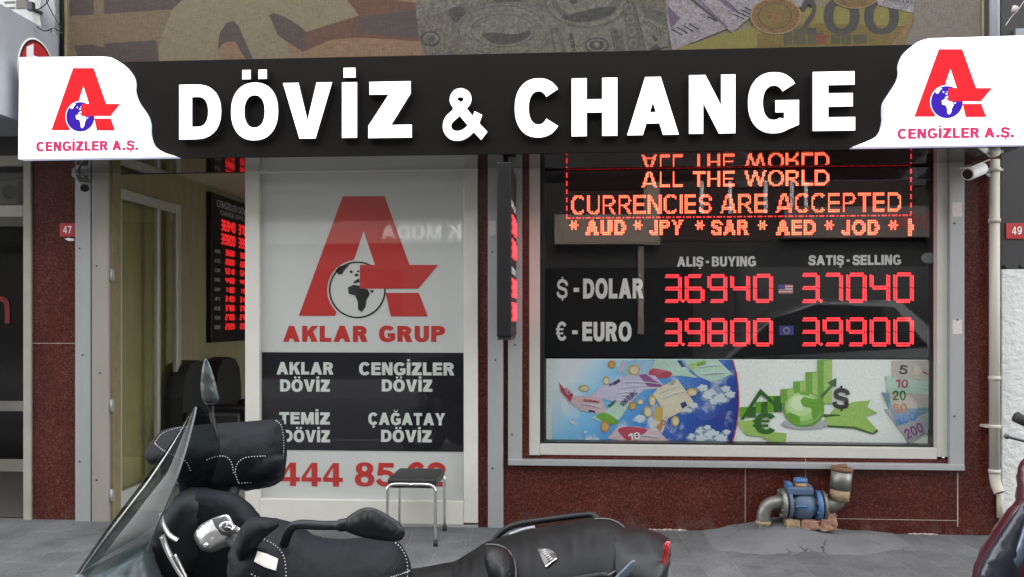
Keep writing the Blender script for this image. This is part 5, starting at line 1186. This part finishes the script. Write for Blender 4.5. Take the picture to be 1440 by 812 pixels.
# ------------------------------------------------------------------ scooter leaning on its stand
LEAN = R(11); SO = Vector((P(520, 700, -2.95).x, -2.92, 0))
sc = thing('motor_scooter', 'black maxi scooter with hand muffs and tinted windscreen parked before the shop', 'scooter', SO, (LEAN, 0, 0))
MS = WM[sc.name]; MI = MS.inverted(); CL = MI @ CAM
def Lp(px, py, yl=0.0, M=None):
    """scooter-local point on plane y = yl seen at a photo pixel"""
    mi = MI if M is None else M.inverted(); c = mi @ CAM; d = mi.to_3x3() @ ray(px, py); return c + d * ((yl - c.y) / d.y)
def inflate(loop, yl, hn, hf, Rr, step=.03, wr=None, M=None, smooth=4):
    """a puffed-up solid: outline in photo pixels on local plane yl, bulging hn towards the camera and hf away"""
    M_ = MS if M is None else M
    l = [Lp(a, b, yl, M) for a, b in loop]
    if smooth: l = catmull(l, smooth, True)
    l2 = ccw([(p.x, p.z) for p in l])
    xs_ = [p[0] for p in l2]; zs_ = [p[1] for p in l2]
    def dist(x, z):
        best = 9
        for i in range(len(l2)):
            ax_, az = l2[i - 1]; bx, bz = l2[i]; dx, dz = bx - ax_, bz - az; L2 = dx * dx + dz * dz or 1e-9
            t = max(0, min(1, ((x - ax_) * dx + (z - az) * dz) / L2)); best = min(best, math.hypot(x - ax_ - t * dx, z - az - t * dz))
        return best
    def ins(x, z):
        c = False
        for i in range(len(l2)):
            x1, z1 = l2[i - 1]; x2, z2 = l2[i]
            if (z1 > z) != (z2 > z) and x < (x2 - x1) * (z - z1) / (z2 - z1) + x1: c = not c
        return c
    ex = []; nx_ = int((max(xs_) - min(xs_)) / step) + 2; nz_ = int((max(zs_) - min(zs_)) / step) + 2
    for i in range(nx_):
        for j in range(nz_):
            x = min(xs_) + (i + .5 * (j % 2)) * step; z = min(zs_) + j * step * .87
            if ins(x, z) and dist(x, z) > step * .3: ex.append((x, z))
    # rows close to the rim so that the edge is round
    n_ = len(l2)
    for k in (.12, .35):
        for i in range(n_):
            t = Vector(l2[(i + 1) % n_]) - Vector(l2[i - 1]); 
            if t.length == 0: continue
            t.normalize(); q = Vector(l2[i]) + Vector((-t.y, t.x)) * Rr * k
            if ins(q.x, q.y) and dist(q.x, q.y) > Rr * k * .7: ex.append((q.x, q.y))
    v, fs = shape([l2], [], ex)
    b = nb(); fv, bv = [], []
    for p in v:
        d = dist(p.x, p.y); k = min(d / Rr, 1); hgt = math.sqrt(max(0, 1 - (1 - k) ** 2)); w_ = wr(p.x, p.y) * min(1, k * 1.5) if wr else 0
        if d < 1e-5:
            a = b.verts.new((p.x, yl, p.y)); fv.append(a); bv.append(a)
        else:
            fv.append(b.verts.new((p.x, yl - hn * hgt - w_, p.y))); bv.append(b.verts.new((p.x, yl + hf * hgt, p.y)))
    for f in fs:
        try:
            b.faces.new([fv[i] for i in f]).smooth = True
            if len(set(bv[i] for i in f) - set(fv[i] for i in f)): b.faces.new([bv[i] for i in f][::-1]).smooth = True
        except ValueError: pass
    for x in [x for x in b.verts if not x.link_faces]: b.verts.remove(x)
    rim = set(id(x) for x, y in zip(fv, bv) if x is y)
    for _ in range(24 if step < .015 else 12): bmesh.ops.smooth_vert(b, verts=[x for x in b.verts if id(x) not in rim], factor=.5, use_axis_x=False, use_axis_y=True, use_axis_z=False)
    b.transform(M_); return b
BV = []
def keep(b): BV.append(BVHTree.FromBMesh(b)); return b
def drape(path, off=.004, n=8, sm=True, which=None):
    """photo-pixel path laid on the nearest scooter surface"""
    p2 = [(q.x, q.y) for q in catmull([(a, b, 0) for a, b in path], n)] if sm else path
    out = []
    for a, b in p2:
        d = ray(a, b).normalized(); best = None
        for t in (BV if which is None else which):
            h = t.ray_cast(CAM, d)
            if h[0] is not None and (best is None or h[3] < best): best = h[3]
        if best is not None: out.append(CAM + d * (best - off))
    return out
def stitches(paths, name, par, r=.0021, gap=.0098):
    for path, wh in paths:
        bm = nb(); pts = drape(path, .0015, 10, True, wh); acc = 0; n = 0
        for i in range(1, len(pts)):
            seg = pts[i] - pts[i - 1]; L = seg.length
            if L > .08: continue
            while acc < L:
                ball(bm, pts[i - 1] + seg * (acc / L), r, 1); acc += gap; n += 1
            acc -= L
        if n: obj(name, bm, 'stitch', par)
        else: bm.free()
def wrk(seed, amp, sc_=9):
    return lambda x, z: amp * noise.noise(Vector((x * sc_, z * sc_ * .6, seed))) + amp * .5 * noise.noise(Vector((x * sc_ * 2.3, z * sc_ * 2, seed + 4)))
def scp(name, b, m, par=None, smooth=True): return obj(name, b, m, par or sc, smooth)

# lower body, wheels and floorboard (mostly below the picture)
b = inflate([(205, 792), (250, 800), (300, 815), (420, 850), (560, 830), (640, 812), (760, 815), (900, 812), (905, 850), (820, 890), (700, 930), (600, 985), (430, 1005), (300, 985), (240, 900)], 0, .17, .17, .10, .05); keep(b); scp('body', b, 'scooter_black')
def wheel(px):
    c = MS @ Vector((Lp(px, 900, 0).x, 0, .26)); ax_ = (MS.to_3x3() @ Vector((0, 1, 0)))
    bm = nb(); M = Matrix.Translation(c) @ MS.to_3x3().to_4x4()
    prof = [(.15, -.045), (.2, -.06), (.24, -.05), (.26, 0), (.24, .05), (.2, .06), (.15, .045)]
    rg = []
    for k in range(40):
        a = 2 * math.pi * k / 40; rg.append([bm.verts.new(M @ Vector((r * math.cos(a), y, r * math.sin(a)))) for r, y in prof])
    for k in range(40):
        for i in range(7): bm.faces.new((rg[k][i], rg[(k + 1) % 40][i], rg[(k + 1) % 40][(i + 1) % 7], rg[k][(i + 1) % 7])).smooth = True
    w_ = obj('wheel', bm, 'tyre', sc)
    bm = nb()
    for k in range(5):
        a = 2 * math.pi * k / 5; tube(bm, [M @ Vector((.03 * math.cos(a), 0, .03 * math.sin(a))), M @ Vector((.155 * math.cos(a), 0, .155 * math.sin(a)))], [.02, .014], 8)
    cyl(bm, M @ Vector((0, -.06, 0)), M @ Vector((0, .06, 0)), .04, 18); obj('rim', bm, 'metal_dark', w_); return c
wf = wheel(165); wr_ = wheel(800)
bm = nb()
for y in (-.085, .085): tube(bm, [MS @ Vector((Lp(165, 900, 0).x, y, .26)), MS @ Vector((Lp(225, 800, 0).x, y * .9, .70))], .022, 10)
obj('fork', bm, 'metal_dark', sc)
bm = nb()
tube(bm, [MS @ Vector((Lp(560, 900).x, -.10, .22)), MS @ Vector((Lp(570, 900).x, -.24, .047))], .012, 10); obj('side_stand', bm, 'metal_dark', sc)
b = inflate([(110, 960), (125, 900), (165, 878), (215, 895), (238, 940), (215, 925), (165, 905), (130, 930)], 0, .085, .085, .03, .03); scp('front_mudguard', b, 'scooter_black')
# front fairing and windscreen
b = inflate([(104, 812), (118, 808), (160, 792), (197, 777), (203, 783), (212, 806), (232, 850), (240, 900), (215, 945), (150, 915), (105, 860)], -.12, .14, .40, .09, .03); keep(b); scp('front_fairing', b, 'scooter_grey')
cen = [(106, 811), (151, 745), (190, 693), (215, 660), (245, 617), (270, 578), (275, 571)]
edg = [(206, 778), (217, 748), (233, 712), (247, 676), (260, 637), (272, 592), (276, 573)]
wid = [.25, .24, .22, .19, .13, .05, .008]
C3 = catmull([Lp(a, b_, 0) for a, b_ in cen], 6); E3 = catmull([Lp(a, b_, -w_) for (a, b_), w_ in zip(edg, wid)], 6)
bm = nb(); g = []; ns_ = 24
for Cc, Ee in zip(C3, E3):
    row = []
    for k in range(ns_ + 1):
        s_ = -1 + 2 * k / ns_; q = abs(s_) ** 2.1
        row.append(bm.verts.new(MS @ Vector((Cc.x + (Ee.x - Cc.x) * q, abs(Ee.y) * (s_ if s_ < 0 else s_ * .7), Cc.z + (Ee.z - Cc.z) * q))))
    g.append(row)
for i in range(len(g) - 1):
    for k in range(ns_): bm.faces.new((g[i][k], g[i][k + 1], g[i + 1][k + 1], g[i + 1][k])).smooth = True
wsn = obj('windscreen', bm, 'screen_tint', sc, True)
bm = nb(); tube(bm, [MS @ e for e in E3], .0035, 6); obj('screen_edge', bm, 'scooter_grey', wsn)
# instrument cowl behind the screen
b = inflate([(205, 790), (216, 750), (232, 722), (246, 700), (262, 690), (300, 700), (300, 790), (262, 812), (225, 812)], .05, .12, .10, .04, .025); keep(b); scp('instrument_cowl', b, 'scooter_black')
for pts, r_ in (([(227, 722), (229, 736), (238, 752), (250, 760)], .011), ([(228, 754), (236, 775), (250, 800), (258, 812)], .013), ([(246, 780), (256, 800), (262, 812)], .007)):
    bm = nb(); tube(bm, catmull([MS @ Lp(a, b_, -.16) for a, b_ in pts], 6), r_, 10, flat=.5); obj('trim', bm, 'silver', sc)
# handlebar, centre cover with emblem
bm = nb(); tube(bm, catmull([MS @ Lp(345, 650, .34), MS @ Lp(330, 690, .2), MS @ Lp(318, 745, .0), MS @ Lp(345, 775, -.2), MS @ Lp(420, 790, -.34)], 6), .018, 12); obj('handlebar', bm, 'metal_dark', sc)
b = inflate([(262, 700), (300, 690), (340, 702), (362, 726), (380, 760), (372, 812), (300, 830), (262, 812), (255, 760)], .04, .07, .05, .035, .018, wrk(6, .012)); keep(b); scp('bar_cover', b, 'mitt_fabric')
b = inflate([(274, 749), (287, 735), (318, 724), (330, 738), (342, 748), (330, 762), (302, 776), (284, 774), (274, 760)], -.07, .05, .02, .085, .010, smooth=5); keep(b); BVC = BV[-1]; cv = scp('centre_cap', b, 'silver')
def decal(loop, m, name, par, th=.002, off=.0015, bv=None):
    """a thin plate following the surface under a photo-pixel outline"""
    xs_ = [p[0] for p in loop]; ys_ = [p[1] for p in loop]; ex = []; stp = max(1.2, (max(xs_) - min(xs_)) / 9)
    x = min(xs_) + stp * .5
    sh0 = shape([loop])
    while x < max(xs_):
        y = min(ys_) + stp * .5
        while y < max(ys_):
            if inside(sh0, x, y): ex.append((x, y))
            y += stp
        x += stp
    v, fs = shape([loop], [], ex); bm = nb(); top, bot = [], []
    for p in v:
        q = drape([(p.x, p.y)], off, 1, False, bv)
        if not q: bm.free(); return None
        d = (q[0] - CAM).normalized(); top.append(bm.verts.new(q[0] - d * th)); bot.append(bm.verts.new(q[0]))
    ed = {}
    for f in fs:
        bm.faces.new([top[i] for i in f]).smooth = True
        for i in range(3): ed[(f[i], f[(i + 1) % 3])] = 1
    for a, b in ed:
        if (b, a) not in ed: bm.faces.new((top[b], top[a], bot[a], bot[b]))
    for x in [x for x in bm.verts if not x.link_faces]: bm.verts.remove(x)
    return obj(name, bm, m, par)
pl_ = decal([(298, 731), (318, 725.5), (329, 739), (339, 748), (322, 755), (311, 752), (303, 742)], 'plate_steel', 'cap_plate', cv, bv=[BVC])
decal(circ(319, 741, 11, 7.5, 24), 'chrome', 'emblem', cv, .006, .002, [BVC]); decal(circ(319, 741, 8, 5.3, 24), 'plate_steel', 'emblem', cv, .0072, .002, [BVC])
q = drape([(319, 741)], .0105, 1, False, [BVC])
if q:
    bm = nb(); e = q[0]
    for k in range(3):
        a = R(90 + 120 * k); tube(bm, [e, e + RT * .015 * math.cos(a) + UP * .0095 * math.sin(a)], .0018, 6)
    obj('emblem', bm, 'chrome', cv)
ball(bm := nb(), MS @ Lp(290, 767, -.13), .009, 2); obj('lock', bm, 'chrome', cv, True)
# far hand muff
b = inflate([(214, 628), (222, 610), (240, 602), (265, 599), (300, 596), (345, 593), (393, 590), (400, 597), (404, 625), (402, 655), (397, 676), (380, 679), (352, 681), (336, 680), (332, 700), (333, 722), (330, 742), (290, 746), (258, 742), (256, 715), (260, 690), (264, 668), (258, 652), (236, 648), (216, 642)], .36, .17, .05, .06, .016, wrk(3, .014)); keep(b); BF = [BV[-1]]; mf = scp('hand_muff', b, 'mitt_fabric')
decal([(211.5, 632), (217, 636), (226, 646), (225, 652), (216, 646)], 'reflective', 'reflective_patch', mf, .003, .01, None) if False else None
stitches([([(388, 592), (396, 600), (399, 625), (397, 655), (392, 673), (375, 677), (352, 679), (334, 680)], BF), ([(335, 678), (331, 665), (334, 652), (345, 644), (365, 642), (400, 641)], BF),
          ([(291, 647), (302, 643), (316, 642), (325, 650), (329, 668)], BF), ([(218, 622), (228, 610), (246, 603), (262, 600)], BF), ([(218, 624), (230, 634), (248, 642), (262, 650), (268, 662)], BF)], 'stitching', mf)
b = inflate([(334, 646), (345, 643), (365, 641), (399, 640), (400, 655), (396, 673), (375, 677), (352, 679), (336, 678), (331, 664)], .24, .055, .02, .025, .018, wrk(8, .006)); scp('cuff_pocket', b, 'mitt_fabric', mf)
# near hand muff
b = inflate([(334, 752), (344, 735), (357, 727), (386, 729), (417, 737), (442, 753), (476, 758), (519, 756), (556, 760), (571, 777), (578, 797), (578, 822), (560, 850), (480, 865), (380, 862), (338, 840), (330, 790)], -.27, .19, .05, .075, .016, wrk(5, .016)); keep(b); BNr = [BV[-1]]; mn = scp('hand_muff', b, 'mitt_fabric')
decal([(362, 775), (375, 779), (391, 786), (388, 803), (372, 798), (357, 790)], 'reflective', 'reflective_patch', mn, .003, .004, BNr)
stitches([([(372, 759), (385, 766), (396, 777), (401, 792), (402, 813)], BNr), ([(553, 761), (563, 770), (570, 782), (573, 797), (572.5, 812)], BNr), ([(397, 731), (408, 730), (417, 731)], BNr), ([(416, 738), (409, 745), (406, 754)], BNr), ([(354, 808), (362, 812), (372, 815)], BNr), ([(576, 803), (560, 809), (540, 815)], BNr)], 'stitching', mn)
b = inflate([(340, 740), (357, 729), (384, 731), (392, 740), (372, 757), (352, 782), (338, 800), (333, 775)], -.40, .075, .03, .05, .018, wrk(2, .01)); scp('muff_strap', b, 'mitt_fabric', mn)
# mirrors
bm = nb(); tube(bm, catmull([MS @ Lp(303, 652, .22), MS @ Lp(306, 625, .24), MS @ Lp(301, 600, .27), MS @ Lp(297, 575, .30), MS @ Lp(296, 566, .30)], 6), [.008] * 12 + [.009] * 6 + [.013] * 4 + [.018] * 3, 12); m1 = obj('mirror', bm, 'scooter_black', sc, True)
b = inflate([(289, 504), (295, 513), (301, 530), (306, 550), (308, 564), (298, 569), (287, 567), (282, 546), (284, 520)], .30, .035, .02, .04, .012); scp('mirror_housing', b, 'scooter_grey', m1)
bm = nb(); tube(bm, catmull([MS @ Lp(400, 765, -.36), MS @ Lp(408, 745, -.37), MS @ Lp(420, 738, -.38), MS @ Lp(450, 739, -.40), MS @ Lp(478, 739, -.42), MS @ Lp(490, 737, -.42)], 6), [.013] * 18 + [.0125] * 6 + [.017] * 7, 14); m2 = obj('mirror', bm, 'scooter_black', sc, True)
b = inflate([(480, 742), (486, 730), (499, 720), (513, 714), (527, 715), (545, 724), (560, 734), (568, 744), (569, 753), (561, 761), (540, 761), (515, 757), (494, 751)], -.42, .045, .035, .05, .013); scp('mirror_housing', b, 'scooter_black', m2)
# seats
b = inflate([(560, 806), (600, 797), (625, 792), (640, 789), (662, 776), (690, 760), (712, 764), (730, 790), (734, 830), (700, 850), (600, 850), (560, 835)], .10, .25, .04, .08, .02); keep(b); BS1 = [BV[-1]]; s1 = scp('rider_seat', b, 'seat_skin')
b = inflate([(686, 768), (700, 757), (754, 743), (800, 734), (832, 728), (856, 729), (876, 737), (887, 751), (893, 768), (888, 785), (872, 802), (845, 818), (780, 835), (730, 830), (715, 812), (700, 790)], .13, .27, .03, .075, .02); keep(b); BS2 = [BV[-1]]; s2 = scp('passenger_seat', b, 'seat_skin')
b = inflate([(680, 772), (688, 766), (704, 768), (717, 778), (724, 795), (724, 818), (700, 818), (686, 800)], -.06, .15, .06, .045, .016); keep(b); BS3 = [BV[-1]]; scp('backrest', b, 'seat_skin_shiny')
for pts, wh, par in (([(683, 766), (700, 767), (714, 774), (722, 787), (725, 800), (725, 814)], None, s1), ([(836, 730), (856, 730.5), (873, 738), (884, 751), (889.5, 767), (885, 784), (872, 799), (850, 812)], BS2, s2)):
    pts_ = drape(pts, .002, 8, True, wh)
    if len(pts_) > 2:
        bm = nb(); tube(bm, pts_, .0028, 6); obj('piping', bm, 'piping', par)
bd = decal([(755, 772), (764, 771), (774, 772.5), (780, 777), (782.5, 783), (781, 786), (766, 796)], 'plate_steel', 'badge', s2, .004, .002, BS2)
decal([(766, 796), (781.5, 785.5), (782.5, 782.5), (783, 786), (768, 797.5)], 'silver', 'badge_edge', s2, .006, .002, BS2)
if bd:
    q = drape([(760, 775), (775, 791)], .008, 1, False, BS2)
    bm = nb()
    for k in range(6):
        e = drape([(761.5 + k * 1.9, 774.5 + k * 3.0), (767 + k * 1.9, 774 + k * 2.2)], .0075, 1, False, BS2)
        if len(e) == 2: tube(bm, e, .0014, 5)
    obj('lettering', bm, 'silver', s2)
# grab rail, tail and lamp
bm = nb(); tube(bm, catmull([MS @ Lp(694, 762, .17), MS @ Lp(704, 750, .18), MS @ Lp(718, 741, .19), MS @ Lp(740, 735.5, .20), MS @ Lp(780, 730, .20), MS @ Lp(815, 725.5, .20), MS @ Lp(834, 725, .19), MS @ Lp(842, 734, .17)], 6), .0125, 12, flat=.9); gr_ = obj('grab_rail', bm, 'scooter_black', sc, True)
bm = nb(); tube(bm, catmull([MS @ Lp(716, 752, .17), MS @ Lp(735, 745, .18), MS @ Lp(752, 741.5, .18)], 5), .009, 8, flat=.6); obj('rail_mount', bm, 'pipe_grey', gr_)
bm = nb(); tube(bm, catmull([MS @ Vector((Lp(700, 790).x, -.2, .70)), MS @ Vector((Lp(760, 790).x, -.215, .715)), MS @ Vector((Lp(850, 790).x, -.19, .74))], 6), .012, 10); obj('grab_rail', bm, 'scooter_black', sc, True)
b = inflate([(850, 742), (879, 742), (904, 743), (925, 749), (940, 757), (942, 765), (939, 788), (930, 815), (915, 850), (860, 860), (820, 840), (830, 790)], .10, .24, .03, .05, .018); keep(b); BT = [BV[-1]]; tl = scp('tail_cowl', b, 'scooter_black')
b = inflate([(934, 765), (942, 762), (942, 770), (938.5, 790), (931, 812), (924, 830), (912, 836), (922, 812), (931, 788)], -.055, .055, .06, .03, .012); scp('tail_light', b, 'tail_red')
b = inflate([(876, 800), (890, 788), (893, 793), (888, 806), (870, 820), (858, 820)], -.15, .03, .03, .02, .012); scp('side_trim', b, 'bluegrey_panel')

# ------------------------------------------------------------------ second scooter, cut by the picture's edge
SO2 = Vector((P(1500, 800, -2.55).x, -2.5, 0)); M2 = Matrix.Translation(SO2)
s2t = thing('motor_scooter', 'dark maroon scooter standing end-on at the edge of the shop pavement', 'scooter', SO2)
def in2(loop, yl, hn, hf, Rr, step=.03): return inflate(loop, yl, hn, hf, Rr, step, None, M2, 3)
b = in2([(1431, 658), (1450, 640), (1500, 625), (1560, 640), (1580, 660), (1582, 700), (1600, 720), (1625, 760), (1642, 812), (1640, 900), (1580, 980), (1500, 1000), (1430, 970), (1378, 900), (1366, 830), (1371, 796), (1383, 771), (1399, 746), (1418, 716), (1430, 700)], .0, .10, .08, .08); obj('front_shield', b, 'maroon', s2t, True)
b = in2([(1428, 720), (1440, 712), (1446, 760), (1436, 830), (1400, 880), (1378, 860), (1375, 810), (1388, 778), (1408, 748)], -.055, .05, .02, .04, .025); obj('shield_panel', b, 'navy_panel', s2t, True)
b = in2([(1447, 724), (1452, 760), (1440, 790), (1415, 808), (1418, 796), (1432, 760)], -.085, .03, .02, .02, .02); obj('shield_facet', b, 'bluegrey_panel', s2t, True)
b = in2([(1465, 690), (1500, 680), (1535, 690), (1530, 730), (1500, 745), (1470, 730)], -.09, .03, .02, .03); obj('headlight', b, 'silver', s2t, True)
b = in2([(1452, 640), (1470, 600), (1500, 590), (1530, 600), (1548, 640), (1500, 660)], .05, .08, .08, .06); obj('handlebar_cowl', b, 'maroon', s2t, True)
for sgn, a0, a1 in ((1, 1470, 1428), (-1, 1530, 1572)):
    bm = nb(); tube(bm, [M2 @ Lp(a0, 604, .05, M2), M2 @ Lp((a0 + a1) / 2, 597, .05, M2), M2 @ Lp(a1, 586, .05, M2)], [.017, .019, .021], 14); hb = obj('grip', bm, 'black_rubber', s2t, True)
    bm = nb(); e = 1416 if sgn == 1 else 1584
    tube(bm, catmull([M2 @ Lp(a0, 622, .02, M2), M2 @ Lp((a0 + a1) / 2, 622, -.0, M2), M2 @ Lp(e, 614, -.02, M2)], 5), .006, 8); ball(bm, M2 @ Lp(e, 614, -.02, M2), .0105, 2); obj('brake_lever', bm, 'metal_dark', s2t, True)
xc = SO2.x
bm = nb(); rg = []
for k in range(36):
    a = 2 * math.pi * k / 36; rg.append([bm.verts.new((xc + y, -2.5 - .12 + r * math.cos(a), .25 + r * math.sin(a))) for r, y in ((.14, -.045), (.2, -.06), (.25, 0), (.2, .06), (.14, .045))])
for k in range(36):
    for i in range(5): bm.faces.new((rg[k][i], rg[(k + 1) % 36][i], rg[(k + 1) % 36][(i + 1) % 5], rg[k][(i + 1) % 5])).smooth = True
obj('wheel', bm, 'tyre', s2t)
bm = nb(); box(bm, xc - .16, xc + .16, -3.75, -2.75, .3, .72, .08); obj('body', bm, 'maroon', s2t)
bm = nb(); box(bm, xc - .15, xc + .15, -3.9, -2.95, .722, .83, .04); obj('seat', bm, 'seat_skin', s2t)

# ------------------------------------------------------------------ across the street (seen in the reflections)
YO = -14.0
def PR(px, py, d=14.0): q = P(px, py, d); return Vector((q.x, -d, q.z))
ob = thing('opposite_building', 'dark building across the street seen mirrored in the shop glass', 'building', (0, YO, 0))
bm = nb(); box(bm, -22, 20, YO - 8, YO, -.1, 10.5); obj('wall', bm, 'opp_wall', ob)
def rbx(bm, a, b, c, d, y0, y1):
    p, q = PR(a, d), PR(b, c); box(bm, p.x, q.x, YO + y0, YO + y1, p.z, q.z)
bm = nb(); rbx(bm, 780, 905, 303, 345, .003, .35); obj('fascia', bm, 'opp_pale', ob)
bm = nb(); rbx(bm, 905.5, 927, 245, 345, .003, .25); obj('pier', bm, 'opp_pale', ob)
bm = nb(); rbx(bm, 897, 905, 346, 470, .003, .2); obj('pier', bm, 'opp_pale', ob)
bm = nb(); rbx(bm, 1100, 1420, 290, 336, .003, .3); fs_ = obj('fascia', bm, 'opp_grey', ob)
bm = nb(); q0, q1 = PR(1245, 323), PR(1320, 303); frO = (Vector((0, YO + .302, 0)), Vector((-1, 0, 0)), Vector((0, 0, 1)), Vector((0, 1, 0)))
write(bm, 'LOYAL', frO, -q1.x, -q0.x, q0.z, q1.z, .22); obj('lettering', bm, 'plate_red', fs_)
bm = nb(); rbx(bm, 380, 670, 312, 345, .003, .3); fs2 = obj('fascia', bm, 'opp_grey', ob)
bm = nb(); q0, q1 = PR(540, 338), PR(650, 318); write(bm, 'K MODA', frO, -q1.x, -q0.x, q0.z, q1.z, .24); obj('lettering', bm, 'white_paint', fs2)
for a in (985, 1025, 1075, 1112, 1132):
    bm = nb(); rbx(bm, a, a + 5, 245, 300, .003, .08); obj('mullion', bm, 'white_paint', ob)
for a in range(-12, 15, 4):
    bm = nb(); box(bm, a, a + 2.2, YO + .003, YO + .05, 4.6, 6.0); obj('window', bm, 'opp_glass', ob)
for a, b_ in ((-14, -4), (-3, 3), (4, 12)):
    bm = nb(); box(bm, a, b_, YO + .003, YO + .04, .1, 2.7); obj('shop_window', bm, 'opp_glass', ob)
def car(cx, cy, label):
    t = thing('parked_car', label, 'car', (cx, cy, -.15)); z = -.15
    bm = nb(); prism(bm, shape([[(-2.2, .3), (-2.25, .7), (-2.1, .9), (-1.2, 1.02), (-.5, 1.62), (.2, 1.92), (1.4, 1.88), (2.1, 1.25), (2.25, .95), (2.25, .35)]], []), (Vector((cx, cy - .85, z)), Vector((1, 0, 0)), Vector((0, 0, 1)), Vector((0, -1, 0))), -1.7, back=True)
    bmesh.ops.recalc_face_normals(bm, faces=bm.faces); bmesh.ops.bevel(bm, geom=[e for e in bm.edges if e.calc_face_angle(0) > .9], offset=.08, segments=3, affect='EDGES'); obj('body', bm, 'car_paint', t)
    bm = nb(); prism(bm, shape([[(-1.0, 1.05), (-.42, 1.62), (.2, 1.82), (1.3, 1.78), (1.78, 1.2)]]), (Vector((cx, cy + .852, z)), Vector((1, 0, 0)), Vector((0, 0, 1)), Vector((0, 1, 0))), .004); obj('window', bm, 'car_glass', t)
    for x in (-1.4, 1.4):
        for y in (-.78, .78):
            bm = nb(); cyl(bm, (cx + x, cy + y - .1, z + .33), (cx + x, cy + y + .1, z + .33), .33, 28); w_ = obj('wheel', bm, 'tyre', t)
            bm = nb(); s_ = 1 if y > 0 else -1; cyl(bm, (cx + x, cy + y + s_ * .101, z + .33), (cx + x, cy + y + s_ * .11, z + .33), .2, 20); obj('rim', bm, 'silver', w_)
car(P(1110, 450, 7.2).x, -7.2, 'dark car parked across the road seen mirrored in the display window')
